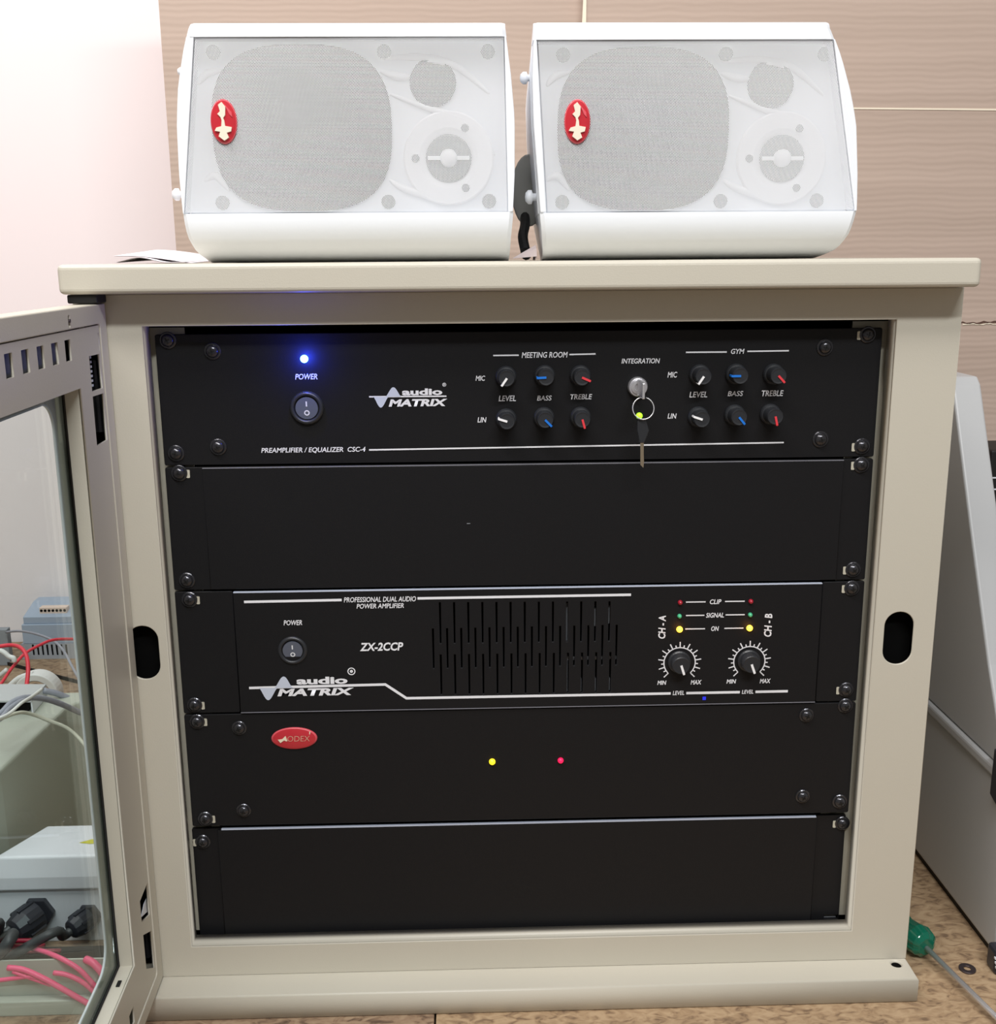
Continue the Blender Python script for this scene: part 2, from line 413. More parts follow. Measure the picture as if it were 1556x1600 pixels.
bm_obj('back_panel', bx(-FX+.002, FX-.002, .383, .385, -.024, .470), 'beige', cab)
bm_obj('top_panel', bx(-FX, FX, -.038, .40, .4712, .4893), 'beige', cab, bevel=.0032, seg=4)
bm_obj('plinth', plate_bm(rrect(-FX, FX, 0, .44), [ell(.2779, .0185, .0037, .0037, 20)], 0, .0195, bev=.0012,
       mtx=Matrix(((1, 0, 0, 0), (0, 0, 1, -.039), (0, 1, 0, BZ), (0, 0, 0, 1)))), 'beige', cab)
bm_obj('plinth_hole_shade', prism(bmesh.new(), ell(.2779, -.0205, .0036, .0036, 20), BZ+.001, -.0262, 'z'), 'void', cab)
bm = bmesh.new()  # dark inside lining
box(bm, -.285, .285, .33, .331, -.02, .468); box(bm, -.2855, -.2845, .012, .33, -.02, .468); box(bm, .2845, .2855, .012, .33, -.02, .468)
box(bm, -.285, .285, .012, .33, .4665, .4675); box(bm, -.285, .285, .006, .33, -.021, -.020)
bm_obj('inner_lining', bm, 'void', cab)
for s in (-1, 1):
    bm = bmesh.new()
    holes = [rrect(s*.2325-.003, s*.2325+.003, z-.0045, z+.0045) for z in [.0095+.01588*i for i in range(28)]]
    r0, r1 = sorted((s*.2235, s*.2475))
    bm_obj('rack_rail', plate_bm(rrect(r0, r1, -.001, .4480), holes, .0075, .0090), 'inner_beige', cab)
    bm_obj('rail_backing', bx(min(s*.2255, s*.2395), max(s*.2255, s*.2395), .0095, .0105, -.005, .4480), 'void', cab)
    ov = .2622 if s > 0 else -.2610
    bm_obj('slot_backing', bx(ov-.0130, ov+.0130, -.004, -.003, .195, .265), 'void', cab)
# black block stands in for the shaded gap over the door
bm_obj('door_gap_shade', bx(-.284, -.2655, -.034, -.0155, .4656, .4710), 'gasket', cab, bevel=.001)

# door
AN = math.radians(1.786)
u_ = Vector((math.sin(AN), -math.cos(AN), 0)); n_ = Vector((math.cos(AN), math.sin(AN), 0))
DM = Matrix(((u_.x, n_.x, 0, -.2670), (u_.y, n_.y, 0, -.0165), (0, 0, 1, 0), (0, 0, 0, 1)))
S1 = .55
# outer skin with window, side walls, lip ring
bm = plate_bm(rrect(.0, S1, -.0225, .4650), [rrect(.070, S1-.070, .0385, .4120, .017, 8)], -.0155, -.0142)
box(bm, .0, S1, -.0142, 0, .4638, .4650); box(bm, .0, S1, -.0142, 0, -.0225, -.0213)
box(bm, .0, .0012, -.0142, 0, -.0212, .4637); box(bm, S1-.0012, S1, -.0142, 0, -.0212, .4637)
b2 = plate_bm(rrect(.0, S1, -.0225, .4650), [rrect(.0135, S1-.0135, -.0110, .4530, .003, 3), rrect(.0710, .0738, .4545, .4610, .0012, 3)], -.0016, .0004, bev=.0004)
tmp = bpy.data.meshes.new('x'); b2.to_mesh(tmp); b2.free(); bm.from_mesh(tmp)
bm.transform(DM)
door = bm_obj('door', bm, 'beige', cab, bevel=.0006)
door['label'] = 'beige door frame swung open to the left'
holes = [rrect(.0600, S1-.060, .0290, .4180)]
for s0 in (.0712, .0938, .1166, .1392, .1620, .1846, .2072, .2300, .2526, .2754, .2980, .3208, .3434, .3660, .3888, .4114):
    holes.append(rrect(s0, s0+.0105, .4353, .4475)); holes.append(rrect(s0, s0+.0105, -.0055, .0065))
holes += [[(.0165, .4130), (.0393, .4135), (.0393, .4350), (.0180, .4346)], [(.0165, .3798), (.0395, .3798), (.0393, .4104), (.0165, .4098)],
          [(.0155, .4475), (.0155, .4365), (.0176, .4365), (.0176, .4475)],
          [(.0368, .0462), (.0160, .0390), (.0160, .0640), (.0366, .0625)],
          [(.0360, .0094), (.0160, -.0040), (.0160, .0260), (.0362, .0361)]]
bm = plate_bm(rrect(.0142, S1-.0142, -.0103, .4523), holes, -.0020, -.0004, bev=0)
box(bm, .0588, .0600, -.0118, -.0021, .0278, .4192); box(bm, S1-.0600, S1-.0588, -.0118, -.0021, .0278, .4192)
box(bm, .0600, S1-.06, -.0118, -.0021, .4180, .4192); box(bm, .0600, S1-.06, -.0118, -.0021, .0278, .0290)
bm.transform(DM)
bm_obj('inner_frame', bm, 'beige', door)['label'] = 'slotted inner frame of the door'
gm = plate_bm(rrect(.0602, S1-.0602, .0292, .4178), [], -.0141, -.0119, mtx=DM)
bm_obj('glass_pane', gm, 'glass', door)['label'] = 'tinted glass pane'
gs = plate_bm(rrect(.0601, S1-.0601, .0291, .4179), [rrect(.0612, S1-.0612, .0303, .4167)], -.0118, -.0104, mtx=DM)
bm_obj('gasket', gs, 'gasket', door)
bm_obj('window_edge_trim', plate_bm(rrect(.0695, S1-.0695, .0380, .4125, .0175, 8), [rrect(.0708, S1-.0708, .0393, .4112, .0165, 8)], -.0158, -.0143, mtx=DM), 'lightgrey', door)
bm_obj('cutout_shade', bx(.0125, .052, -.0138, -.0132, .36, .452, mtx=DM), 'void', door)  # dark plates stand in for the shade inside the door cutouts
bm_obj('cutout_shade', bx(.0125, .052, -.0138, -.0132, -.010, .070, mtx=DM), 'void', door)
bm_obj('cutout_shade', bx(.0014, .0019, -.0130, -.0022, .36, .452, mtx=DM), 'void', door)
bm_obj('cutout_shade', bx(.0014, .0019, -.0130, -.0022, -.010, .070, mtx=DM), 'void', door)
bm_obj('slot_backing', bx(.062, S1-.062, -.0080, -.0075, .4315, .4500, mtx=DM), 'midgrey', door)
for z0, z1 in ((.384, .430), (.0, .030)):
    bm = bmesh.new(); mt = DM @ Matrix.Translation((.0070, -.0070, 0)) @ Matrix.Rotation(math.pi/2, 4, 'X')
    lathe(bm, [(0, z0), (.0035, z0), (.0035, z1), (0, z1)], 14, mtx=mt)
    bm_obj('hinge_pin', bm, 'screw', door, smooth=False)
for i in range(7):  # bright coils of the hinge spring
    bm_obj('spring_coil', bx(.0235, .0256, -.0048, -.0040, .4150+.0029*i, .4164+.0029*i, mtx=DM), 'lightgrey', door)
bm_obj('hinge_tab', prism(bmesh.new(), [(.0290, .0455), (.0070, .0375), (.0075, .0500), (.0200, .0500)], -.0032, -.0026, 'y', mtx=DM), 'lightgrey', door)
for s, z, n0 in ((.0790, .0295, -.006),):
    bm_obj('frame_hole', bx(s-.003, s+.003, n0-.0012, n0+.0012, z-.0004, z+.0002, mtx=DM), 'gasket', door)
bm_obj('door_stud', lathe(bmesh.new(), [(0, -.001), (.0011, -.001), (.0011, .0012), (0, .0014)], 10, mtx=DM @ Matrix.Translation((.0724, 0, .4580)) @ Matrix.Rotation(math.pi, 4, 'Z')), 'steel_dark', door)

# ------------------------------------------------------------------ rack units
def shared(fn, m, smooth=False):
    bm = fn(); me = bpy.data.meshes.new('shared'); bm.normal_update(); bm.to_mesh(me); bm.free(); me.materials.append(M[m])
    if smooth:
        for p in me.polygons: p.use_smooth = True
    return me
me_washer = shared(lambda: lathe(bmesh.new(), [(.0056, 0), (.0056, -.0007), (.0051, -.0011), (.0030, -.0011)], 24), 'screw')
me_head = shared(lambda: lathe(bmesh.new(), [(.0043, -.0009), (.0042, -.0018), (.0036, -.0028), (.0022, -.0036), (.0009, -.0038), (0, -.0038)], 24), 'screw', True)
def cross():
    bm = bmesh.new()
    for a in (0, math.pi/2): box(bm, -.0019, .0019, -.0042, -.0030, -.0004, .0004, mtx=Matrix.Rotation(a, 4, 'Y'))
    return bm
me_cross = shared(cross, 'recess')
me_slot = shared(lambda: plate_bm(rrect(-.0058, .0058, -.0033, .0033, .0032, 5), [], -.0003, 0), 'recess')
me_gleam = shared(lambda: plate_bm(rrect(-.0012, .0012, -.0028, .0028, .0006, 3), [], -.0006, -.0002), 'inner_beige')
def screw(px, py, parent, y=0.0, s=1.0, slot=0):
    p = on_y(px, py, y-.002); p.y = y
    rot = Matrix.Rotation(random.uniform(0, 1.5), 4, 'Y')
    mt = Matrix.Translation(p) @ rot @ Matrix.Scale(s, 4)
    h = local('screw', me_head, None, parent, mt)
    local('washer', me_washer, None, h, mt)
    local('recess', me_cross, None, h, mt)
    if slot:
        local('screw_slot', me_slot, None, parent, Matrix.Translation((p.x+slot*.0018, y, p.z)))
        local('slot_gap', me_gleam, None, parent, Matrix.Translation((p.x+slot*.0059, y, p.z-.0006)))
def unit_panel(parent, z0, z1, x0=-.2413, x1=.2413, y=0.0, holes=(), m='black'):
    return bm_obj('front_panel', plate_bm(rrect(x0, x1, z0, z1, .0012, 2), holes, y, y+.003, bev=.0004), m, parent)
def chassis(parent, z0, z1, d=.22):
    return bm_obj('chassis', bx(-.2200, .2200, .0045, d, z0+.002, z1-.002), 'void', parent)
def wave(parent, x0, xm, x1, ybase, ytop, ybot, xc0, xc1):
    """sine emblem: trough x0..xm, crest xc0..xc1 around a base line"""
    bm = bmesh.new()
    def lobe(a, b, peak, up):
        N = 14; P = [on_y(a, ybase, -.0005)]; 
        pts = []
        for i in range(N+1):
            t = i/N; s = math.sin(math.pi*t)**1.5
            pts.append(on_y(a+(b-a)*t, ybase+(peak-ybase)*s, -.0005))
        base = [on_y(a+(b-a)*t/N, ybase, -.0005) for t in range(N+1)]
        for i in range(N):
            q = [base[i], base[i+1], pts[i+1], pts[i]]
            if (q[0]-q[3]).length < 1e-6: q = q[:3]
            if (q[1]-q[2]).length < 1e-6: q.pop(2)
            try: bm.faces.new([bm.verts.new(k) for k in q])
            except ValueError: pass
    lobe(x0, xm, ybot, False); lobe(xc0, xc1, ytop, True)
    bmesh.ops.recalc_face_normals(bm, faces=bm.faces)
    return bm_obj('wave_emblem', bm, 'ink2', parent)
me_skirt = shared(lambda: lathe(bmesh.new(), [(.0001, 0), (.0070, 0), (.0070, -.0022), (.0062, -.0034), (.0054, -.0036)], 28), 'knob')
me_cap = shared(lambda: lathe(bmesh.new(), [(.0056, -.0030), (.0054, -.0135), (.0050, -.0142), (.0040, -.0140), (0, -.0140)], 28), 'knob')
def pointer_fn():
    bm = bmesh.new(); box(bm, -.0007, .0007, -.0147, -.0139, -.0002, .0057); box(bm, -.0006, .0006, -.0146, -.0085, .0053, .0061)
    return bm
me_ptr = {k: shared(pointer_fn, k+'_mark') for k in ('white', 'blue', 'red')}
def knob(px, py, ang, col, parent, s=1.0, y=0, big=False):
    """px,py: centre of the cap face in the photograph; ang: clockwise from straight up"""
    p = on_y(px, py, -.0140*s+y); p.y = y
    k = Matrix.Translation(p) @ Matrix.Scale(s, 4)
    if big: p = on_y(px, py, y-.002); p.y = y; k = Matrix.Translation(p) @ Matrix.Diagonal((1.16, .62, 1.16, 1))
    cap = local('knob', me_cap, None, parent, k @ Matrix.Rotation(math.radians(ang), 4, 'Y'))
    local('skirt', me_skirt, None, cap, k)
    local('pointer', me_ptr[col], None, cap, k @ Matrix.Rotation(math.radians(ang), 4, 'Y'))['label'] = col+' pointer mark'
def led_part(px, py, r, m, parent, name='indicator_light', y=0, lab=None):
    p = on_y(px, py, y-.0012); p.y = y
    bm = lathe(bmesh.new(), [(r, .0002), (r, -.0008), (r*.85, -.0017), (r*.5, -.0024), (0, -.0027)], 16, mtx=Matrix.Translation(p))
    o = bm_obj(name, bm, m, parent, smooth=True)
    if lab: o['label'] = lab
    return p
def rocker(px, py, r, parent):
    p = on_y(px, py, -.002); p.y = 0
    T = Matrix.Translation(p)
    sw = bm_obj('power_switch', lathe(bmesh.new(), [(r, 0), (r*.98, -.0012), (r*.90, -.0024), (r*.78, -.0026), (r*.72, -.0014), (r*.70, .0)], 36, mtx=T), 'knob', parent, smooth=True)
    sw['label'] = 'round black rocker switch marked I and O'
    bm_obj('switch_well', lathe(bmesh.new(), [(r*.72, -.0002), (0, -.0002)], 24, mtx=T), 'recess', sw)
    bm = bmesh.new(); N = 28; rr = r*.655
    top = [bm.verts.new((p.x+rr*math.cos(2*math.pi*i/N), -.0018-.0009*(math.sin(2*math.pi*i/N)), p.z+rr*math.sin(2*math.pi*i/N))) for i in range(N)]
    bot = [bm.verts.new((v.co.x, -.0003, v.co.z)) for v in top]
    bm.faces.new(top)
    for i in range(N): bm.faces.new((top[i], top[(i+1) % N], bot[(i+1) % N], bot[i]))
    bmesh.ops.recalc_face_normals(bm, faces=bm.faces)
    bm_obj('rocker', bm, 'rocker', sw)
    yf = lambda z: -.0018-.0009*(z-p.z)/rr-.0002
    z0, z1 = p.z+rr*.16, p.z+rr*.62
    bm = bmesh.new(); w2 = rr*.06
    bm.faces.new([bm.verts.new(c) for c in ((p.x-w2, yf(z0), z0), (p.x+w2, yf(z0), z0), (p.x+w2, yf(z1), z1), (p.x-w2, yf(z1), z1))])
    bm_obj('mark', bm, 'ink', sw)
    zc = p.z-rr*.42; bm = bmesh.new(); A = []; B = []
    for i in range(18):
        a = 2*math.pi*i/18
        for L_, q in ((A, rr*.25), (B, rr*.14)):
            z = zc+q*math.sin(a); L_.append(bm.verts.new((p.x+q*math.cos(a), yf(z), z)))
    for i in range(18): bm.faces.new((A[i], A[(i+1) % 18], B[(i+1) % 18], B[i]))
    bmesh.ops.recalc_face_normals(bm, faces=bm.faces)
    bm_obj('mark', bm, 'ink', sw)
M['rocker'] = mat('rocker_plastic', srgb(92, 98, 112), .28)

# --- preamplifier
Z1 = (.3566, .4440)
pre = thing('preamplifier', 'black rack preamplifier at the top of the cabinet with coloured-pointer knobs', 'amplifier', (0, .0, Z1[0]))
unit_panel(pre, *Z1); chassis(pre, *Z1)
for (x, y_, sl) in ((261, 532, 0), (274, 709, 0), (1357, 523, -1), (1348, 698, -1)): screw(x, y_, pre, slot=sl)
for (x, y_) in ((331, 549), (340, 699), (1290, 543), (1283, 687)): screw(x, y_, pre)
lp = led_part(475, 561, .0026, 'led_blue', pre, 'power_light', lab='glowing blue power light')
l = bpy.data.lights.new('blue_led_glow', 'POINT'); l.energy = .065; l.color = (.03, .06, 1.0); l.shadow_soft_size = .002
lo = bpy.data.objects.new('blue_led_glow', l); COL.objects.link(lo); lo.location = lp+Vector((0, -.012, 0))
rocker(479, 638, .0114, pre)
text('POWER', 461, 496, 584, 593, pre)
stroke([(577, 620), (697, 619)], 2.2, pre)
wave(pre, 583, 607, 0, 620, 605, 637, 602, 627)
text('audio', 628, 691, 607, 617.5, pre, bold=.04, shear=0); text('MATRIX', 607, 699, 623.5, 635, pre, bold=.045, shear=.2)
text('®', 691, 697, 598, 604, pre, shear=0)
text('PREAMPLIFIER / EQUALIZER  CSC-4', 408, 571, 699, 708, pre)
stroke([(577, 703), (1224, 691.5)], 2.4, pre)
stroke([(771, 555.5), (810, 555)], 2.2, pre); stroke([(890, 554), (930, 553)], 2.2, pre); text('MEETING ROOM', 815, 887, 550, 559, pre)
stroke([(1072, 550.5), (1135, 550)], 2.2, pre); stroke([(1168, 549), (1232, 548)], 2.2, pre); text('GYM', 1142, 1163, 545, 553, pre)
text('INTEGRATION', 971, 1031, 560, 568, pre)
text('MIC', 743, 758, 587, 595, pre); text('LIN', 746, 760, 652, 660, pre); text('MIC', 1043, 1058, 581, 590, pre); text('LIN', 1043, 1057, 646, 654, pre)
text('LEVEL', 779, 806, 618, 627, pre); text('BASS', 839, 862, 618, 626, pre); text('TREBLE', 891, 925, 616, 624, pre)
text('LEVEL', 1077, 1105, 612, 621, pre); text('BASS', 1137, 1161, 611, 619, pre); text('TREBLE', 1190, 1224, 610, 619, pre)
for px, py, dx, dy, c in ((791.6, 591.5, -65, 95, 'white'), (853, 590, -125, 5, 'blue'), (909.7, 590, 100, 45, 'red'), (792, 658.7, -110, -35, 'white'), (852, 656.5, 75, 75, 'blue'), (910, 656, 28, 100, 'red'),
                          (1099.4, 588.6, -50, 75, 'white'), (1157, 587.6, -100, 0, 'blue'), (1216.6, 587.6, 52, 55, 'red'), (1097, 655.5, -105, -35, 'white'), (1155, 652.4, 52, 62, 'blue'), (1211.5, 651.3, 18, 75, 'red')):
    knob(px, py, math.degrees(math.atan2(dx, -dy)), c, pre)
lk = on_y(997, 605, -.004); lk.y = 0
lock = bm_obj('key_lock', lathe(bmesh.new(), [(.0066, 0), (.0066, -.003), (.0060, -.0042), (.0052, -.0036), (.0048, -.0036), (.0044, -.0050), (.0026, -.0052), (.0024, -.0046), (0, -.0046)], 28, mtx=Matrix.Translation(lk)), 'steel', pre)
lock['label'] = 'round chrome key lock'
led_part(999, 650, .0022, 'led_lime', pre, lab='small lime green light')
# keys: one in the lock, one hanging
kr = thing('key_ring', 'key ring hanging from the key in the preamplifier lock', 'keys', (lk.x, -.02, on_y(1003, 731, -.02).z))
bm_obj('inserted_key', bx(lk.x-.0009, lk.x+.0009, -.0275, -.0054, lk.z-.0052, lk.z+.0052), 'steel', kr, bevel=.0005)['label'] = 'steel key turned in the lock, seen edge-on'
rc = on_y(1005, 638, -.021); bm = bmesh.new(); R_ = .0070
tube(bm, [(rc.x+R_*math.cos(t), rc.y+.002*math.sin(t), rc.z+R_*math.sin(t)) for t in [math.pi*2*i/28+1.75 for i in range(27)]], .00042, 6, 1)
bm_obj('ring', bm, 'steel', kr, smooth=True)
a = on_y(1001, 654, -.021); b = on_y(1003, 692, -.021); c = on_y(1003, 731, -.021)
bm_obj('hanging_key_fob', prism(bmesh.new(), [(a.x-.0022, a.z), (a.x+.0032, a.z), (b.x+.0044, (a.z+b.z)/2), (b.x+.0014, b.z), (b.x-.0014, b.z), (b.x-.0034, (a.z+b.z)/2)], -.0216, -.0198, 'y'), 'knob', kr, bevel=.0004)
bm_obj('hanging_key_blade', prism(bmesh.new(), [(b.x-.0011, b.z), (b.x+.0011, b.z), (c.x+.0009, c.z+.009), (c.x+.0012, c.z+.004), (c.x+.0009, c.z), (c.x-.0011, c.z+.002)], -.0211, -.0203, 'y'), 'brass', kr)

# --- blank panel below
Z2 = (.2688, .3552)
bp1 = thing('blank_panel', 'plain black blanking panel between the preamplifier and the power amplifier', 'panel', (0, 0, Z2[0]))
unit_panel(bp1, *Z2)
a = on_y(313, 800, 0).x; b = on_y(1322, 800, 0).x
bm_obj('raised_face', plate_bm(rrect(-.2160, .2205, Z2[0]+.0004, Z2[1]-.0010), [], -.0012, -.0001, bev=.0004), 'black', bp1)
for (x, y_, sl) in ((279, 740, 1), (291, 908, 0), (1347, 727, -1), (1334, 891, -1)): screw(x, y_, bp1, slot=sl)
bm_obj('edge_highlight', bx(-.2160, .2205, -.0014, -.0002, Z2[1]-.0009, Z2[1]-.0004), 'edge_dim', bp1)['label'] = 'painted highlight along the top edge'  # strip coloured as the light caught on the panel edge
a = on_y(732, 818, -.0013); bm_obj('chip', bx(a.x-.0012, a.x+.0012, -.0014, -.0012, a.z-.0002, a.z+.0002), 'midgrey', bp1)

# --- power amplifier
Z3 = (.1774, .2676)
amp = thing('power_amplifier', 'black rack power amplifier with vent slots and two dial-ringed level knobs', 'amplifier', (0, 0, Z3[0]))
xl = on_y(334, 1000, 0).x; xr = on_y(1296, 1000, 0).x
holes = []
def vslot(xp, y0, y1):
    a = on_y(xp, y0, 0); b = on_y(xp, y1, 0); xm = (a.x+b.x)/2
    return rrect(xm-.00062, xm+.00062, b.z, a.z)
zf = 3.705
for i in range(13):
    xu = 640+(175+81.4*i)/zf
    y0, y1 = 940.5-.12*i, 1005-.33*i
    holes.append(vslot(xu+.6, y0, y1)); 
    holes.append(vslot(xu+1.9, 1022-.3*i, 1084.5-.3*i))
for i in range(14):
    xu = 640+(137+81.4*i)/zf
    holes.append(vslot(xu, 981.5-.45*i, 1044-.45*i))
bm_obj('front_panel', plate_bm(rrect(-.2008+.0, .2110, Z3[0]+.0006, Z3[1]-.0012), holes, -.0012, .0018, bev=.0003), 'black', amp)
amp_ear = bm_obj('mounting_ear', plate_bm(rrect(-.2413, -.2014, Z3[0], Z3[1], .001, 2), [], 0, .003, bev=.0004), 'black', amp)
bm_obj('mounting_ear', plate_bm(rrect(.2116, .2413, Z3[0], Z3[1], .001, 2), [], 0, .003, bev=.0004), 'black', amp)
bm_obj('chassis', bx(-.2150, .2150, .022, .25, Z3[0]+.003, Z3[1]-.003), 'void', amp)
bm = bmesh.new()
a = on_y(880, 1029, .008); b = on_y(966, 1029, .008); box(bm, a.x, b.x, .008, .009, a.z-.0012, a.z+.0012)
bm_obj('inner_bracket', bm, 'steel', amp)
for xp, y0, y1 in ((885.5, 942, 1004), (885.5, 1022, 1084), (929.5, 951, 978), (951.5, 946, 974), (907, 1060, 1080), (929.5, 1060, 1080), (951.5, 1060, 1078)):
    a = on_y(xp, y0, .005); b = on_y(xp, y1, .005); bm_obj('heatsink_fin', bx(a.x-.0006, a.x+.0006, .005, .018, b.z, a.z), 'midgrey', amp)
YA = -.0016
for (x, y_, sl) in ((295, 938, 1), (303, 1103, 1), (1332, 920, -1), (1323, 1079, -1)): screw(x, y_, amp, slot=sl)
rocker(457, 1017, .0106, amp)
text('POWER', 443, 472, 969, 977, amp, y=YA)
stroke([(382, 940.5), (533, 937.5)], 4.2, amp, y=YA); stroke([(653, 935), (985, 929.3)], 4.2, amp, y=YA)
text('PROFESSIONAL DUAL AUDIO', 537, 650, 932.5, 940.5, amp, y=YA); text('POWER AMPLIFIER', 557, 631, 943, 950.5, amp, y=YA)
text('ZX-2CCP', 562, 630, 1004, 1017, amp, y=YA, bold=.03)
stroke([(390, 1075), (602, 1069.5), (635, 1091), (1047, 1083.5)], 4.4, amp, y=YA)
stroke([(1073, 1083), (1155, 1081.5)], 4.4, amp, y=YA); stroke([(1181, 1081), (1230, 1080)], 4.4, amp, y=YA)
text('LEVEL', 1051, 1069, 1079.5, 1086, amp, y=YA); text('LEVEL', 1159, 1177, 1078, 1084, amp, y=YA)
o = wave(amp, 405, 434, 0, 1074, 1056, 1093, 429, 458); o.location.y -= .0012
text('audio', 463, 543, 1057.5, 1069, amp, y=YA-.0001, bold=.04, shear=0); text('MATRIX', 433, 553, 1075.5, 1087, amp, y=YA-.0001, bold=.045, shear=.2)
a = on_y(549, 1049, YA)
def ringmark(c, r0, r1, parent, a0=0, a1=360, y=YA, name='printed_ring'):
    bm = bmesh.new(); N = 40; A = []; B = []
    for i in range(N+1):
        t = math.radians(a0+(a1-a0)*i/N)
        A.append(bm.verts.new((c.x+r1*math.cos(t), y, c.z+r1*math.sin(t)))); B.append(bm.verts.new((c.x+r0*math.cos(t), y, c.z+r0*math.sin(t))))
    for i in range(N): bm.faces.new((A[i], A[i+1], B[i+1], B[i]))
    bmesh.ops.recalc_face_normals(bm, faces=bm.faces)
    return bm_obj(name, bm, 'ink', parent)
ringmark(a, .0021, .0028, amp); ringmark(a, 0.0002, .0011, amp)
for xc, yc_, ang in ((1061.7, 1035.2, 162), (1170.7, 1033.4, 160)):
    c = on_y(xc, yc_, YA)
    ringmark(c, .0108, .0116, amp, -45, 225, name='dial_ring')
    bm = bmesh.new()
    for i in range(21):
        t = math.radians(225-13.5*i); r1 = .0155 if i % 2 == 0 else .0132
        d = Vector((math.cos(t), 0, math.sin(t))); nn = Vector((-d.z, 0, d.x))*.00042; b0 = c+d*.0112; b1 = c+d*r1
        bm.faces.new([bm.verts.new(q) for q in (b0+nn, b0-nn, b1-nn, b1+nn)])
    for v in bm.verts: v.co.y = YA-.00005
    bmesh.ops.recalc_face_normals(bm, faces=bm.faces)
    bm_obj('dial_ticks', bm, 'ink', amp)
    knob(xc, yc_, ang, 'white', amp, y=YA, big=True)
text('MIN', 1027, 1041, 1063.5, 1070, amp, y=YA, bold=.03); text('MAX', 1079, 1096, 1062.5, 1069.5, amp, y=YA, bold=.03)
text('MIN', 1135, 1150, 1061.5, 1068, amp, y=YA, bold=.03); text('MAX', 1187, 1204, 1060.5, 1067.5, amp, y=YA, bold=.03)
text('CH - A', 1028.5, 1040, 962, 998, amp, y=YA, vert=True, bold=.03, shear=.15); text('CH - B', 1194, 1206, 959, 995, amp, y=YA, vert=True, bold=.03, shear=.15)
for yy, s_, a_, b_ in ((940.5, 'CLIP', 1109, 1127), (961.5, 'SIGNAL', 1103, 1131), (982.5, 'ON', 1111, 1123)):
    text(s_, a_, b_, yy-4, yy+3.5, amp, y=YA, bold=.02)
for x0, x1, y_ in ((1072, 1102, 940.8), (1133, 1163, 939.8), (1072, 1100, 961.8), (1134, 1163, 960.8), (1071, 1101, 982.8), (1132, 1161, 981.8)):
    stroke([(x0, y_), (x1, y_-.4)], 2.0, amp, y=YA)
for xx, yy, m_, r, lb in ((1063, 942, 'led_redoff', .0017, 'unlit red light'), (1173.5, 940.3, 'led_redoff', .0017, 'unlit red light'), (1062, 963.3, 'led_green', .0016, 'green light'),
                      (1172.5, 961.3, 'led_green', .0016, 'green light'), (1062, 984, 'led_amber', .0022, 'glowing amber light'), (1171.5, 982, 'led_amber', .0022, 'glowing amber light')):
    p = led_part(xx, yy, r, m_, amp, y=-.0012, lab=lb)
    if m_ == 'led_amber':
        l = bpy.data.lights.new('amber_led_glow', 'POINT'); l.energy = .0012; l.color = (1, .35, .03); l.shadow_soft_size = .002
        lo = bpy.data.objects.new('amber_led_glow', l); COL.objects.link(lo); lo.location = p+Vector((0, -.006, 0))
p = on_y(1100, 1091, -.0012); bm_obj('indicator_light', bx(p.x-.0012, p.x+.0012, -.0016, -.0011, p.z-.0012, p.z+.0012), 'blue_glint', amp)['label'] = 'tiny blue dot for the reflected power light'  # glowing dot stands in for a reflection of the blue light

bm_obj('edge_highlight', bx(-.2006, .2108, -.0014, .001, Z3[1]-.0011, Z3[1]-.0004), 'edge_light', amp)['label'] = 'painted highlight along the top edge'
bm_obj('edge_highlight', bx(-.2006, .2108, -.0014, .001, Z3[0], Z3[0]+.0005), 'edge_dim', amp)['label'] = 'painted highlight along the bottom edge'
# --- indicator panel
Z4 = (.0890, .1762)
ind = thing('indicator_panel', 'black rack panel with red oval badge and two small lights below the power amplifier', 'panel', (0, 0, Z4[0]))
unit_panel(ind, *Z4); chassis(ind, Z4[0]+.004, Z4[1]-.004, .10)
for (x, y_, sl) in ((307, 1129, 1), (320, 1281, 1), (1322, 1104, 0), (1313, 1254, 0)): screw(x, y_, ind, slot=sl)
for (x, y_) in ((373, 1139), (380, 1268), (1261, 1119), (1255, 1246)): screw(x, y_, ind, s=.95)
led_part(769, 1191, .0023, 'led_yellow', ind, lab='lit yellow light'); led_part(876, 1189, .0021, 'led_red', ind, lab='lit red light')
def badge(parent, c, rx, rz, y, rot=0):
    """domed oval badge"""
    bm = bmesh.new(); N = 36
    prev = None
    for k, (f, d) in enumerate(((1, 0), (1, .0008), (.93, .0013))):
        ring = [bm.verts.new((c.x+f*rx*math.cos(2*math.pi*i/N), y-d, c.z+f*rz*math.sin(2*math.pi*i/N))) for i in range(N)]
        if prev:
            for i in range(N): bm.faces.new((prev[i], prev[(i+1) % N], ring[(i+1) % N], ring[i]))
        prev = ring
    bmesh.ops.recalc_face_normals(bm, faces=bm.faces)
    base = bm_obj('badge', bm, 'badge_rim', parent, smooth=True); base['label'] = 'red oval badge'
    bm = bmesh.new(); prev = None
    for f, d in ((.94, .0012), (.7, .0018), (.35, .0021), (.01, .0022)):
        ring = [bm.verts.new((c.x+f*rx*math.cos(2*math.pi*i/N), y-d, c.z+f*rz*math.sin(2*math.pi*i/N))) for i in range(N)]
        if prev:
            for i in range(N): bm.faces.new((prev[i], prev[(i+1) % N], ring[(i+1) % N], ring[i]))
        prev = ring
    bm.faces.new(prev)
    bmesh.ops.recalc_face_normals(bm, faces=bm.faces)
    bm_obj('badge_face', bm, 'red_badge', base, smooth=True)
    return base
bc = on_y(460, 1153, 0); bd = badge(ind, bc, .0164, .0083, 0)
YB = -.0024
text('ODEX', 449, 484, 1150, 1158.5, bd, y=YB, m='badge_print', bold=-.012, shear=.1)
pts = [(434, 1156), (438, 1161), (441, 1155), (446, 1150), (449, 1158)]
P = [on_y(a, b, YB) for a, b in pts]
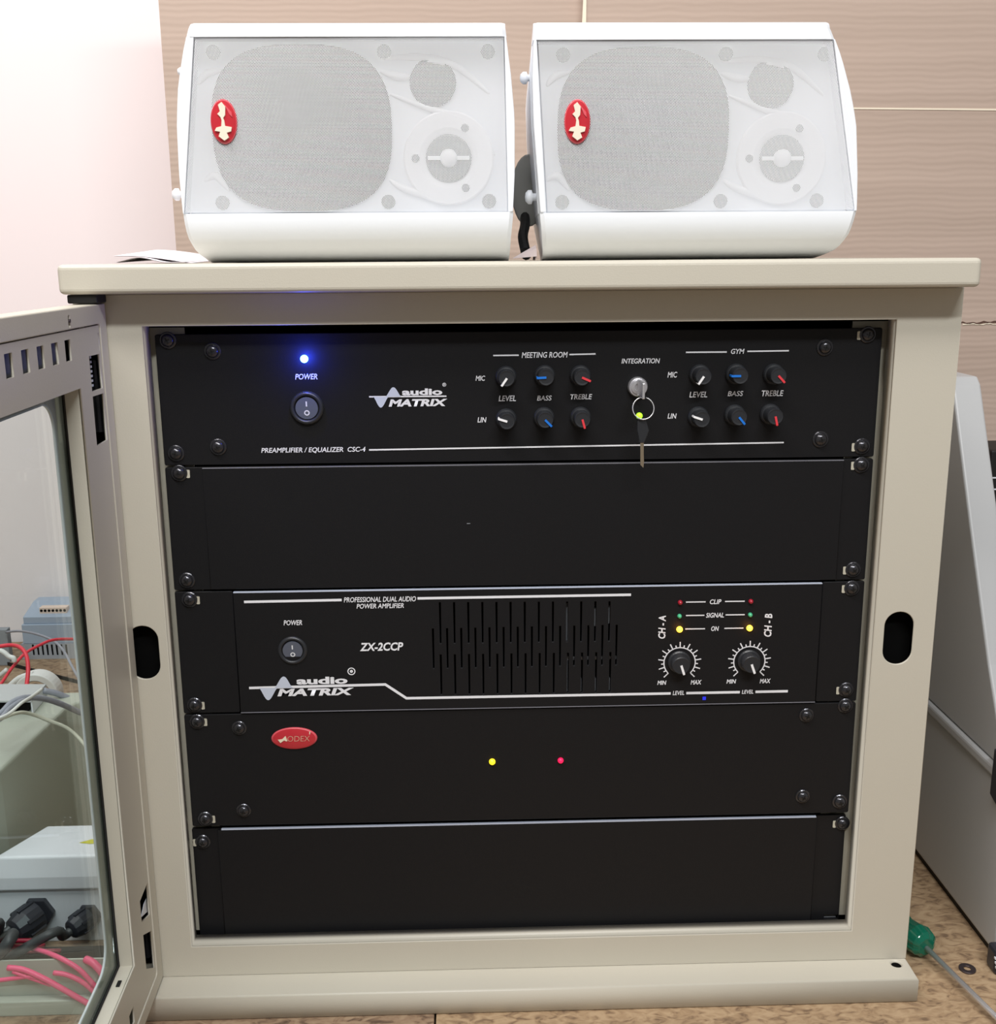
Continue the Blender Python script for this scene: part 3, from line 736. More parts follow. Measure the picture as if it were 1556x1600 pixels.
bm_obj('badge_emblem', prism(bmesh.new(), [(q.x, q.z) for q in (P[0], P[1], on_y(444, 1157, YB), on_y(447, 1158.5, YB), P[4], P[3], P[2])], YB, YB+.0002, 'y'), 'cream', bd)
text("'", 483, 485, 1143, 1148, bd, y=YB+.0008, m='cream')

# --- lowest blank panel
Z5 = (-.0030, .0850)
bp2 = thing('blank_panel', 'plain black blanking panel at the bottom of the cabinet', 'panel', (0, 0, Z5[0]))
hol = []
for (x, y_) in ((325, 1465), (1298, 1434)):
    a = on_y(x, y_, 0.004); hol.append(rrect(a.x-.0058, a.x+.0058, a.z-.0032, a.z+.0032, .0010, 3))
bm_obj('front_panel', plate_bm(rrect(-.2432, .2412, Z5[0], Z5[1], .001, 2), hol, .004, .007, bev=.0004), 'black', bp2)
bm_obj('raised_face', plate_bm(rrect(-.2240, .2190, Z5[0]+.0004, Z5[1]-.0004), [], .0016, .0038, bev=.0006), 'black', bp2)
bm_obj('edge_highlight', bx(-.2210, .2180, .0014, .0036, Z5[1]-.0003, Z5[1]+.0006), 'edge_light', bp2)['label'] = 'bluish painted highlight along the top edge'
for (x, y_, sl) in ((316, 1317, -1), (1317, 1288, -1)): screw(x, y_, bp2, y=.004, slot=sl)
for h in hol:
    cx = (h[0][0]+h[-8][0])/2
    xs = [p[0] for p in h]; zs = [p[1] for p in h]
    bm_obj('nut_face', bx(min(xs)+.001, max(xs)-.001, .0071, .0074, min(zs)+.001, (min(zs)+max(zs))/2-.0003), 'midgrey', bp2)
    bm_obj('nut_face', bx(min(xs)+.001, max(xs)-.001, .0071, .0074, (min(zs)+max(zs))/2+.0005, max(zs)-.001), 'screw', bp2)

# ------------------------------------------------------------------ speakers
TZ = .4895
def speaker(name, label, outer, grid, badgec, yaw, off, sh):
    """outer: (x at bottom, mid, top) on the left and right; grid: grille corners TL TR BR BL (x,z)"""
    xm = (outer[0][0][0]+outer[1][0][0])/2
    t = thing(name, label, 'speaker', (xm, .07, TZ), group='pair of white speakers on the rack cabinet')
    H = .1455
    def edge(side, f):
        z = TZ+f*H; pts = outer[side]
        if z <= pts[0][1]: return pts[0][0]
        for (xa, za), (xb, zb_) in zip(pts, pts[1:]):
            if z <= zb_: return xa+(xb-xa)*(z-za)/(zb_-za)
        return pts[-1][0]
    gz0, gz1 = (grid[2][1]+grid[3][1])/2-TZ, (grid[0][1]+grid[1][1])/2-TZ
    lev = [(.0285*(1-math.cos(math.pi/2*i/10)), .040-.040*math.sin(math.pi/2*i/10)) for i in range(11)]
    lev += [(gz0, 0), (gz0+.0002, .016)]+[(gz0+(gz1-gz0)*i/14, .016) for i in range(1, 14)]+[(gz1-.0002, .016), (gz1, 0)]
    lev += [(H-.006+.006*math.sin(math.pi/2*i/5), .006-.006*math.cos(math.pi/2*i/5)) for i in range(0, 6)]
    bm = bmesh.new(); st = []
    for k, (z, yf) in enumerate(lev):
        f = z/H; yb = .150 - (.04*max(0, .2-f)/.2) - (.05*max(0, f-.8)/.2)
        xl_, xr_ = edge(0, f), edge(1, f); c = .0025
        ring = [(xl_+c, yf), (xr_-c, yf), (xr_, yf+c), (xr_-.004, yb), (xl_+.004, yb), (xl_, yf+c)]
        st.append([bm.verts.new((x, y+off, TZ+z)) for x, y in ring])
    for A_, B_ in zip(st, st[1:]):
        for i in range(6): bm.faces.new((A_[i], A_[(i+1) % 6], B_[(i+1) % 6], B_[i]))
    bm.faces.new(st[0][::-1]); bm.faces.new(st[-1])
    bmesh.ops.recalc_face_normals(bm, faces=bm.faces)
    RM = Matrix.Translation((xm, .07, 0)) @ Matrix.Rotation(yaw, 4, 'Z') @ Matrix.Translation((-xm, -.07, 0))
    bm.transform(RM)
    body = bm_obj('body', bm, 'white', t)
    body.data.shade_smooth() if hasattr(body.data, 'shade_smooth') else None
    body.data.set_sharp_from_angle(angle=math.radians(30))
    # end bezels following the bowed outline
    g = [(x, z) for x, z in grid]
    for side in (0, 1):
        out = []; inn = []
        gt = g[0] if side == 0 else g[1]; gb = g[3] if side == 0 else g[2]
        N = 14
        for i in range(N+1):
            z = gz0+(gz1-gz0)*i/N; f = z/H
            xin = gb[0]+(gt[0]-gb[0])*i/N
            out.append((edge(side, f), TZ+z)); inn.append((xin, TZ+z))
        sg = 1 if side == 0 else -1
        out = [(x+sg*.0003, z) for x, z in out]
        bm_obj('bezel', prism(bmesh.new(), out+inn[::-1], off+.0002, off+.0165, 'y', mtx=RM), 'white', body, bevel=.001)
    # grille sheet
    gl = plate_bm([(g[3][0]+.0006, g[3][1]+.0006), (g[2][0]-.0006, g[2][1]+.0006), (g[1][0]-.0006, g[1][1]-.0006), (g[0][0]+.0006, g[0][1]-.0006)], [], off+.0010, off+.0016, mtx=RM)
    bm_obj('grille', gl, 'grille', t)['label'] = 'fine perforated white grille'
    gx0, gx1 = (g[0][0]+g[3][0])/2, (g[1][0]+g[2][0])/2
    gw = gx1-gx0; zc = TZ+(gz0+gz1)/2; gh = gz1-gz0
    Yb = off+.0158
    RT = RM
    # woofer: barrel-shaped dark opening
    wx = gx0+gw*.345; hw = gw*.288; hh = gh*.485
    N = 48; pts = []
    for i in range(N):
        a = 2*math.pi*i/N; c_, s_ = math.cos(a), math.sin(a); e = .72
        pts.append((wx+hw*math.copysign(abs(c_)**e, c_), zc+hh*math.copysign(abs(s_)**e, s_)))
    wf = bm_obj('woofer', prism(bmesh.new(), pts, Yb-.0022, Yb, 'y', mtx=RT), 'cone', t, bevel=.0015); wf['label'] = 'grey woofer cone seen through the grille'
    bm_obj('cone_dish', lathe(bmesh.new(), [(.046, -.0030), (.044, -.0042), (.040, -.0030), (.016, -.0024), (.012, -.0050), (0, -.0062)], 40, mtx=RT @ Matrix.Translation((wx, Yb, zc))), 'cone', wf, smooth=True)
    px_, pz_ = gx0+gw*.768, zc+gh*.265
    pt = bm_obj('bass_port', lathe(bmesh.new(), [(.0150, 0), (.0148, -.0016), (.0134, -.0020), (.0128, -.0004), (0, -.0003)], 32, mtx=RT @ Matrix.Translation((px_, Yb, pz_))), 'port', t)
    tx, tz = gx0+gw*.815, zc-gh*.175
    tw = bm_obj('tweeter', lathe(bmesh.new(), [(.0295, 0), (.0295, -.0016), (.0285, -.0024), (.0190, -.0024), (.0120, -.0008), (.0118, -.0004), (0, -.0004)], 40, mtx=RT @ Matrix.Translation((tx, Yb, tz))), 'baffle', t)
    bm_obj('tweeter_horn', lathe(bmesh.new(), [(.0148, -.0026), (.0138, -.0030), (0, -.0028)], 30, mtx=RT @ Matrix.Translation((tx, Yb, tz))), 'midgrey', tw)
    bm_obj('tweeter_dome', lathe(bmesh.new(), [(.0058, -.001), (.0056, -.0052), (.0040, -.0070), (0, -.0076)], 24, mtx=RT @ Matrix.Translation((tx, Yb, tz))), 'baffle', tw, smooth=True)
    bm_obj('horn_bar', bx(tx-.0135, tx+.0135, Yb-.0050, Yb-.0025, tz-.0012, tz+.0012, mtx=RT), 'baffle', tw)
    for a in (60, 180, 300):
        q = Vector((tx+.0215*math.cos(math.radians(a)), Yb-.0024, tz+.0215*math.sin(math.radians(a))))
        bm_obj('screw', lathe(bmesh.new(), [(.0026, 0), (.0022, -.0012), (0, -.0014)], 12, mtx=RT @ Matrix.Translation(q)), 'midgrey', tw)
    for fx, fz in ((.075, .44), (.075, -.43), (.615, .44), (.615, -.43), (.945, .44), (.945, -.43)):
        q = Vector((gx0+gw*fx, Yb, zc+gh*fz))
        bm_obj('screw', lathe(bmesh.new(), [(.0046, 0), (.0044, -.0012), (.0020, -.0014), (0, -.0006)], 18, mtx=RT @ Matrix.Translation(q)), 'midgrey', t)
    for k, pts in enumerate(([(.60, .40), (.72, .41), (.84, .36), (.95, .20)], [(.63, .20), (.78, .10), (.90, .02), (.965, -.16)], [(.60, .33), (.66, .30), (.70, .30)], [(.62, -.30), (.68, -.36), (.80, -.40), (.93, -.34)], [(.02, .26), (.05, .32), (.10, .34)], [(.02, -.30), (.06, -.27), (.10, -.36)])):
        bm_obj('baffle_ridge', tube(bmesh.new(), [RT @ Vector((gx0+gw*a_, Yb, zc+gh*b_)) for a_, b_ in pts], .0026, 8, 5, taper=lambda t_: .25+.75*math.sin(math.pi*t_)), 'baffle', t, smooth=True)
    # badge with pale emblem
    c = Vector((badgec[0], 0, badgec[1]))
    YY = off+.0010
    bm = bmesh.new()
    bd = badge(t, c, .0083, .0135, YY)
    bm = bmesh.new()
    shapes = ([(-.35, .78), (-.05, .92), (.25, .70), (.20, .30), (.02, .16), (.10, .02), (.14, -.22), (.70, -.28), (.62, -.48), (.25, -.55), (.40, -.78), (0, -.92), (-.45, -.72), (-.30, -.50), (-.75, -.45), (-.60, -.30), (-.18, -.24), (-.12, .05), (-.2, .2), (-.45, .35), (-.22, .48)],)
    for shp in shapes:
        prism(bm, [(c.x+a*.0074, c.z+b*.0125) for a, b in shp], YY-.0030, YY-.0014, 'y')
    bm_obj('badge_emblem', bm, 'torn', bd)
    bm = bmesh.new(); prism(bm, [(c.x+a*.0072, c.z+b*.0122) for a, b in ((.15, .85), (.75, .45), (.80, .20), (.55, .35), (.35, .60))], YY-.0024, YY-.0010, 'y')
    bm_obj('badge_emblem', bm, 'badge_rim', bd)
    return t, RM
def gx(pts, y): return [(lambda q: (q.x, q.z))(on_y(a, b, y)) for a, b in pts]
OFF = 0.0
def outl(pts): return sorted([(q.x, q.z) for q in (on_y(a_, b_, 0) for a_, b_ in pts)], key=lambda t: t[1])
oL = [outl([(294, 37), (285, 80), (277, 135), (275, 193), (278.5, 270), (284, 328), (290, 370), (299, 395), (309, 405)]), outl([(789.6, 42), (799, 116), (805, 185), (805, 270), (802, 335), (799, 370), (798, 405)])]
gL = gx([(302, 54), (788, 60), (794, 334), (287, 331)], 0.0); zt, zb = (gL[0][1]+gL[1][1])/2, (gL[2][1]+gL[3][1])/2
gL = [(gL[0][0], zt), (gL[1][0], zt), (gL[2][0], zb), (gL[3][0], zb)]
c = on_y(349.5, 190, 0); spl, RML = speaker('wall_speaker', 'left white speaker lying on its side with red oval badge, papers at its left', oL, gL, (c.x, c.z), 0, 0.0, None)
oR = [outl([(834, 44), (831, 120), (833, 193), (839, 270), (844, 335), (848, 370), (852, 402)]), outl([(1298.6, 43), (1304, 56), (1316, 89), (1331, 146.5), (1339, 193), (1341, 270), (1340, 328), (1331, 366), (1320, 389), (1300, 402)])]
gR = gx([(839, 62), (1303, 61), (1336, 328), (854, 334)], 0.0); zt, zb = (gR[0][1]+gR[1][1])/2, (gR[2][1]+gR[3][1])/2
gR = [(gR[0][0], zt), (gR[1][0], zt), (gR[2][0], zb), (gR[3][0], zb)]
c = on_y(902, 190, 0); spr, RMR = speaker('wall_speaker', 'right white speaker lying on its side with red oval badge, standing over the amplifier knobs', oR, gR, (c.x, c.z), 0, 0.0, None)
def side_knob(px, py, y, x_in, parent, r):
    p = on_y(px, py, y)
    bm = lathe(bmesh.new(), [(0, 0), (r*.6, .0004), (r, .0022), (r, .0045), (r*.55, .0052), (r*.5, .016)], 16, mtx=Matrix.Translation(p) @ Matrix.Rotation(-math.pi/2, 4, 'Z'))
    bm_obj('bracket_knob', bm, 'white', parent, smooth=True)['label'] = 'small white bracket knob on the end'
side_knob(812, 122, .045, 0, spr, .0040); side_knob(820, 308, .030, 0, spr, .0046)
side_knob(277, 112, .04, 0, spl, .0028); side_knob(269, 304, .04, 0, spl, .0040)
# dark grey mounting disc between the speakers
p = on_y(826, 298, .10)
o = bm_obj('bracket_plate', prism(bmesh.new(), ell(p.x, p.z, .0125, .0255, 28), .098, .103, 'y'), 'bracket', spr, bevel=.001)
o['label'] = 'dark grey oval bracket plate'
# black cable stub standing between the speakers
b0 = on_y(838, 402, .02); b1 = on_y(838, 352, .03)
o = bm_obj('speaker_cable', tube(bmesh.new(), [(b1.x-.004, .105, b1.z+.012), (b1.x-.0045, .09, b1.z+.002), (b0.x-.0065, .07, TZ+.016), (b0.x-.005, .055, TZ+.0045), (b0.x-.003, .095, TZ+.0045)], .0036, 10, 4), 'gasket')
tag(o, 'short black cable dropping between the two white speakers', 'cable')
# crumpled bag scrap between the speakers
bm = bmesh.new(); random.seed(3)
c0 = on_y(800, 400, .035); a0 = bm.verts.new((c0.x, .035, TZ+.0014)); ring = []
for i in range(9):
    t = -1.2+2.4*i/8; ring.append(bm.verts.new((c0.x+.016, .035+.016*math.sin(t), TZ+.0008+.0060*max(0, math.cos(t*1.1))+(.0030 if i % 2 else 0)+random.uniform(0, .0015))))
for a, b in zip(ring, ring[1:]): bm.faces.new((a0, a, b))
gr = [bm.verts.new((v.co.x-.001, v.co.y, TZ+.0002)) for v in ring]
for i in range(8): bm.faces.new((ring[i], gr[i], gr[i+1], ring[i+1]))
o = bm_obj('crumpled_wrapper', bm, 'foil'); tag(o, 'crumpled pinkish film wrapper between the speakers on the cabinet top', 'wrapper')
# papers left of the left speaker
def sheet(name, pts, lab, lift, fold):
    bm = bmesh.new(); nx, ny = 14, 4
    (x0, y0), (x1, y1), (x2, y2), (x3, y3) = pts
    V = []
    for j in range(ny+1):
        r = []
        for i in range(nx+1):
            s, t = i/nx, j/ny
            x = (x0*(1-s)+x1*s)*(1-t)+(x3*(1-s)+x2*s)*t; y = (y0*(1-s)+y1*s)*(1-t)+(y3*(1-s)+y2*s)*t
            r.append((x, y, TZ+lift+fold(s, t)))
        V.append(r)
    top = [[bm.verts.new(p) for p in r] for r in V]; bot = [[bm.verts.new((p[0], p[1], p[2]-.0003)) for p in r] for r in V]
    for j in range(ny):
        for i in range(nx):
            bm.faces.new((top[j][i], top[j][i+1], top[j+1][i+1], top[j+1][i])); bm.faces.new((bot[j][i], bot[j+1][i], bot[j+1][i+1], bot[j][i+1]))
    bmesh.ops.recalc_face_normals(bm, faces=bm.faces)
    o = bm_obj(name, bm, 'paper', smooth=True); tag(o, lab, 'paper')
sheet('folded_paper', [(-.272, .02), (-.225, .02), (-.225, .14), (-.272, .14)], 'lower folded white paper lying left of the left speaker', .0006, lambda s, t: .0032*math.sin(math.pi*min(1, s*1.25))**2+.002*t)
sheet('loose_paper', [(-.273, .03), (-.222, .03), (-.222, .15), (-.276, .15)], 'upper curled white paper lying left of the left speaker', .0042, lambda s, t: .0016*math.sin(3.0*s+.6)-.0035*s+.0050*t*(1-.5*s))

# ------------------------------------------------------------------ right side
enc = thing('metal_enclosure', 'light grey metal enclosure with raised cover standing right of the rack cabinet', 'enclosure', (.45, .1, BZ))
XE = .366
bm_obj('base_box', prism(bmesh.new(), [(.004, BZ+.006), (.36, BZ+.006), (.36, .098), (.012, .098)], XE, XE+.30, 'x'), 'greymetal', enc, bevel=.003, seg=3)
bm_obj('rim', prism(bmesh.new(), [(.006, .0985), (.36, .0985), (.36, .109), (.006, .109)], XE-.003, XE+.30, 'x'), 'greymetal', enc, bevel=.003, seg=3)
prof = [(.018, .1095), (.300, .1095), (.300, .392), (.1725, .392), (.1655, .3860), (.110, .2760), (.060, .180)]
bm_obj('cover_side', prism(bmesh.new(), prof, XE, XE+.024, 'x'), 'greymetal', enc, bevel=.002, seg=3)
bm_obj('latch', prism(bmesh.new(), [(.004, .118), (.030, .124), (.030, .086), (.012, .080), (.0, .098)], XE-.0045, XE+.012, 'x'), 'gland', enc, bevel=.001)['label'] = 'black plastic latch'
bm_obj('rubber_foot', bx(.358, .40, -.012, .004, BZ, BZ+.020), 'gland', enc, bevel=.003)
for i in range(3): bm_obj('foot_rib', bx(.3575, .364, -.0145+.0015*i, -.0135+.0015*i+.001, BZ+.008+.003*i, BZ+.0095+.003*i), 'lightgrey', enc)
bm = bx(XE+.003, XE+.09, .02, .34, BZ, BZ+.0058); bm_obj('base_gasket', bm, 'gasket', enc)
p = on_y(1553, 700, .30)
blk = thing('black_adapter', 'black power adapter box against the cardboard at the right edge of the picture', 'adapter', (p.x+.03, .31, .109))
z1 = on_y(1553, 704, .30).z; z0 = .1096
bm_obj('case', bx(p.x-.001, p.x+.07, .302, .36, z0, z1), 'gasket', blk, bevel=.002)
for zz in (748, 766): bm_obj('pale_band', bx(p.x-.0015, p.x+.07, .3012, .3022, on_y(1553, zz, .30).z, on_y(1553, zz, .30).z+.0012), 'lightgrey', blk)
# screwdriver
p0 = on_z(1447, 1479, BZ+.0125); p1 = on_z(1556, 1596, BZ+.004); dr = (p1-p0); dr.normalize()
sd = thing('screwdriver', 'screwdriver with green translucent handle lying right of the cabinet foot', 'screwdriver', (p0.x, p0.y, BZ))
hb = p0 - dr*.085
hb.z = BZ+.0135; p0.z = BZ+.0125; ax = (p0-hb).normalized()
rotm = ax.to_track_quat('Y', 'Z').to_matrix().to_4x4()
bm = bmesh.new(); nn = 48; rings = []
for t, r in ((0, .0085), (.004, .0115), (.030, .0122), (.045, .0100), (.058, .0085), (.066, .0098), (.074, .0122), (.082, .0108), (.085, .0070)):
    rings.append([bm.verts.new((r*(1-.07*(math.cos(6*2*math.pi*i/nn) > .55))*math.cos(2*math.pi*i/nn), t, r*(1-.07*(math.cos(6*2*math.pi*i/nn) > .55))*math.sin(2*math.pi*i/nn))) for i in range(nn)])
for A, B in zip(rings, rings[1:]):
    for i in range(nn): bm.faces.new((A[i], A[(i+1) % nn], B[(i+1) % nn], B[i]))
bm.faces.new(rings[0]); bm.faces.new(rings[-1]); bmesh.ops.recalc_face_normals(bm, faces=bm.faces)
bm.transform(Matrix.Translation(hb) @ rotm)
bm_obj('handle', bm, 'handle_green', sd, bevel=.0004)
end = p0 + Vector((dr.x, dr.y, 0)).normalized()*.17; end.z = BZ+.0022
bm_obj('shaft', tube(bmesh.new(), [p0-ax*.02, end], .0021, 12, 0), 'steel', sd, smooth=True)['label'] = 'steel shaft'
# washer
wp = on_z(1511, 1515, BZ)
bm = plate_bm(ell(0, 0, .0062, .0062, 28), [ell(0, 0, .0028, .0028, 20)], -.0006, .0006, mtx=Matrix.Translation((wp.x, wp.y, BZ+.0008)) @ Matrix.Rotation(math.pi/2, 4, 'X'))
tag(bm_obj('washer', bm, 'steel_dark'), 'dark steel washer lying on the bench beside the screwdriver shaft', 'washer')

# ------------------------------------------------------------------ left side, seen through the door glass
# power supply box
Y7 = .700; zb = BZ+.005
ps = thing('terminal_box', 'blue-grey plastic box with vent slots and terminal strip on top, against the wall', 'box', (-.60, .73, zb))
x0, x1 = on_y(35, 1030, Y7).x, on_y(128, 1030, Y7).x+.012
vs = []
for i in range(8):
    a = on_y(51+7.4*i, 1007, Y7); b = on_y(53+7.4*i, 1024, Y7); vs.append([(b.x-.0014, b.z), (b.x+.0014, b.z), (a.x+.0014, a.z), (a.x-.0014, a.z)])
z1 = on_y(80, 1006, Y7).z; z2 = on_y(80, 976, Y7).z; z3 = on_y(80, 965, Y7).z
bm = plate_bm(rrect(x0, x1, zb, z1), vs, Y7, Y7+.002); box(bm, x0, x1, Y7+.003, Y7+.068, zb, z1)
bm_obj('base', bm, 'psu2', ps)
bm_obj('vent_dark', bx(x0+.006, x1-.004, Y7+.0021, Y7+.0027, zb+.004, z1-.001), 'void', ps)
bm_obj('middle_case', bx(x0+.003, x1-.003, Y7+.001, Y7+.066, z1, z2), 'psu', ps, bevel=.001)
bm_obj('upper_case', prism(bmesh.new(), [(Y7+.004, z2), (Y7+.064, z2), (Y7+.064, z3+.010), (Y7+.044, z3+.010), (Y7+.004, z3)], x0+.005, x1-.005, 'x'), 'psu', ps, bevel=.001)
a = on_y(66, 960, Y7+.02); b = on_y(108, 960, Y7+.02)
strip = bm_obj('terminal_strip', bx(a.x, b.x, Y7+.012, Y7+.024, z3+.0005, z3+.010), 'terminal', ps)
for i in range(7):
    xx = a.x+(b.x-a.x)*(i+.5)/7; bm_obj('terminal_hole', lathe(bmesh.new(), [(.0019, 0), (.0019, -.0006), (0, -.0006)], 10, mtx=Matrix.Translation((xx, Y7+.012, z3+.0062))), 'void', strip)
# small dark box at far left
p = on_y(0, 1000, .69)
tag(bm_obj('dark_grey_box', bx(p.x-.06, on_y(12, 1000, .69).x, .69, .702, BZ, on_y(6, 984, .69).z), 'midgrey', bevel=.001), 'small dark grey box at the wall, left of the blue-grey terminal box', 'box')
# thin cables and red wires
def wire(name, pts, r, m, lab, cat='cable', smooth=4, group=None):
    P = [on_y(a, b, y) if len((a, b, y)) == 3 else None for a, b, y in pts]
    o = bm_obj(name, tube(bmesh.new(), P, r, 8, smooth), m, smooth=True); return tag(o, lab, cat, group)
wire('thin_cable', [(10, 988, .68), (26, 986, .66), (46, 988, .62), (68, 994, .58), (86, 1003, .54), (100, 1018, .50), (114, 1044, .46), (126, 1064, .43), (142, 1082, .42)], .0016, 'cable_grey', 'thin grey cable arching from the dark grey box toward the glass')
wire('red_wire', [(136, 999, .50), (110, 998.5, .48), (82, 1000, .46), (58, 1010, .44), (38, 1022, .42), (20, 1042, .40), (6, 1062, .38), (-10, 1086, .36)], .0017, 'wire_red', 'red wire crossing in front of the blue-grey terminal box', 'wire')
wire('red_wire', [(-25, 1016, .34), (0, 1010, .34), (18, 1008, .34), (32, 1012, .33), (41, 1024, .32), (44, 1044, .31), (42, 1068, .30), (39, 1084, .285)], .0021, 'wire_red', 'red wire looping down onto the grey tray', 'wire')
# white clamp
cl = thing('cable_clamp', 'white plastic clamp at the left edge behind the grey tray', 'clamp', (on_y(0, 1030, .40).x, .40, BZ))
bm_obj('arm', tube(bmesh.new(), [on_y(-14, 1012, .40), on_y(4, 1018, .40), on_y(14, 1026, .40), on_y(21, 1028, .40), on_y(22, 1034, .40)], .0028, 8, 3), 'cable_white', cl, smooth=True)
bm_obj('arm', tube(bmesh.new(), [on_y(-14, 1064, .40), on_y(0, 1055, .40), on_y(11, 1046, .40)], .0024, 8, 3), 'cable_white', cl, smooth=True)
bm_obj('post', bx(on_y(-30, 1030, .40).x, on_y(-14, 1030, .40).x, .395, .405, BZ, on_y(0, 1010, .40).z), 'cable_white', cl)
# white ring cable reel
q = Vector((-.560, .515, 0)); R_ = .0265
reel = thing('tape_roll', 'roll of white tape lying behind the grey tray', 'tape', (q.x, .515, BZ))
bm = bmesh.new(); rr = []
prof = [(R_*.72, 0), (R_, 0), (R_*1.02, .003), (R_*1.02, .018), (R_, .020), (R_*.72, .020), (R_*.72, 0)]
bm_obj('roll', lathe(bmesh.new(), [(r, t) for r, t in prof], 36, mtx=Matrix.Translation((q.x, .515, BZ+R_*1.02))), 'cable_white', reel, bevel=.001)
bm_obj('core', lathe(bmesh.new(), [(R_*.70, .002), (R_*.66, .002), (R_*.66, .018), (R_*.70, .018), (R_*.70, .002)], 30, mtx=Matrix.Translation((q.x, .515, BZ+R_*1.02))), 'midgrey', reel)
bm_obj('loose_end', tube(bmesh.new(), [(q.x-.002, .52, BZ+R_*2.0), (q.x-.018, .519, BZ+R_*1.84), (q.x-.031, .518, BZ+R_*1.45)], .0034, 8, 3), 'cable_white', reel, smooth=True)
# big green-grey enclosure
zt = .09
A = on_z(0, 1203, zt); B = on_z(105, 1105, zt); C = on_z(118, 1100, zt); D = on_z(131, 1085, zt)
big = thing('large_enclosure', 'large green-grey metal enclosure behind the white junction box', 'enclosure', (-.5, .2, BZ))
fp = [(A.x-.012, .045), (A.x, A.y), (B.x-.001, B.y), (C.x, C.y+.004), (C.x+.030, C.y+.024), (C.x+.030, C.y+.030), (-.66, C.y+.030), (-.66, .045)]
bm_obj('case', prism(bmesh.new(), fp, BZ, zt, 'z'), 'greengrey', big, bevel=.003, seg=3)
# grey tray on top of it
gt = thing('cable_tray', 'pale grey tray lying on the large enclosure, cables leaving its front', 'tray', (-.47, .17, zt))
h = .103
f0 = on_z(-40, 1095, h); f1 = on_z(49, 1095, h); k1 = on_z(72, 1069, h); k0 = on_z(-40, 1068, h)
bm_obj('top_plate', prism(bmesh.new(), [(f0.x-.02, f0.y), (f1.x, f1.y), (k1.x, k1.y), (k0.x-.02, k0.y)], h-.0015, h, 'z'), 'greymetal', gt)
bm_obj('end_lip', prism(bmesh.new(), [(f1.x-.0012, f1.y+.001), (f1.x, f1.y+.001), (k1.x, k1.y), (k1.x-.0012, k1.y)], zt+.0004, h-.0016, 'z'), 'lightgrey', gt)
bm_obj('back_lip', prism(bmesh.new(), [(f0.x-.02, k0.y-.001), (k1.x-.002, k1.y-.001), (k1.x-.002, k1.y), (f0.x-.02, k0.y)], zt+.0004, h-.0016, 'z'), 'lightgrey', gt)
bm_obj('dark_inside', prism(bmesh.new(), [(f0.x-.02, f0.y+.006), (f1.x-.006, f1.y+.006), (f1.x-.006, f1.y+.010), (f0.x-.02, f0.y+.010)], zt+.0004, h-.0020, 'z'), 'void', gt)
# grey cables
def cab_(pts, r, m, lab): return wire('cable', pts, r, m, lab)
cab_([(-20, 1130, .12), (4, 1112, .13), (18, 1098, .14), (40, 1090, .15), (70, 1092, .17), (98, 1101, .19), (122, 1112, .21), (150, 1122, .22)], .0026, 'cable_grey', 'thicker grey cable running from the tray over the enclosure corner')
cab_([(-20, 1136, .11), (2, 1122, .12), (14, 1108, .13), (30, 1097, .14), (48, 1091, .155)], .0022, 'cable_grey', 'short grey cable curling out under the tray front')
cab_([(68, 1079, .24), (90, 1084, .245), (108, 1092, .25), (125, 1102, .25), (150, 1114, .25)], .0030, 'cable_grey', 'grey cable highest on the enclosure, passing behind the tray end')
cab_([(-20, 1130, .09), (4, 1122, .10), (20, 1116, .11), (36, 1113, .12), (56, 1118, .13), (76, 1126, .135), (102, 1136, .14), (120, 1150, .14), (134, 1166, .135), (150, 1182, .13)], .0015, 'cable_cream', 'thin cream cable sagging across the enclosure side')
cab_([(-20, 1128, .08), (4, 1120, .09), (18, 1112, .10), (34, 1098, .11), (50, 1088, .13), (66, 1076, .15)], .0013, 'cable_white', 'thin white cable rising over the tray corner')

# junction box
JY = .060
jb = thing('junction_box', 'white plastic junction box with two black cable glands behind the door glass', 'junction box', (-.36, .085, BZ))
jt = on_y(165, 1387, JY).z; jl = on_y(158, 1337, JY).z
bm_obj('case', prism(bmesh.new(), [(-.445, JY+.001), (-.302, JY+.001), (-.302, .112), (-.445, .112)][:0] or [(-.418, JY+.001), (-.302, JY+.001), (-.302, .112), (-.392, .112)], BZ, jt, 'z'), 'lightgrey', jb, bevel=.001)
def loft(bm, lo, hi, z0, z1):
    A = [bm.verts.new((x, y, z0)) for x, y in lo]; B_ = [bm.verts.new((x, y, z1)) for x, y in hi]; n = len(lo)
    for i in range(n): bm.faces.new((A[i], A[(i+1) % n], B_[(i+1) % n], B_[i]))
    return A, B_
lo = [(-.420, JY-.003), (-.300, JY-.003), (-.300, .114), (-.394, .114)]; hi = [(-.416, JY+.001), (-.304, JY+.001), (-.304, .110), (-.392, .110)]
bm = bmesh.new(); A1, B1 = loft(bm, lo, lo, jt+.0002, jt+.012); bm.faces.new(A1); A2, B2 = loft(bm, lo, hi, jt+.012, jl); bm.faces.new(B2)
bmesh.ops.remove_doubles(bm, verts=bm.verts, dist=1e-6); bmesh.ops.recalc_face_normals(bm, faces=bm.faces)
bm_obj('lid', bm, 'lightgrey', jb, bevel=.002, seg=3)
s0 = on_z(124, 1317, jl+.0002); s1 = on_z(168, 1314, jl+.0002)
bm_obj('sticker', prism(bmesh.new(), [(s0.x, s0.y), (s0.x+.010, s0.y-.002), (s0.x+.022, s0.y+.001), (s0.x+.024, s0.y+.006), (s0.x+.008, s0.y+.005)], jl+.0002, jl+.0004, 'z'), 'yellow', jb)['label'] = 'yellow sticker'
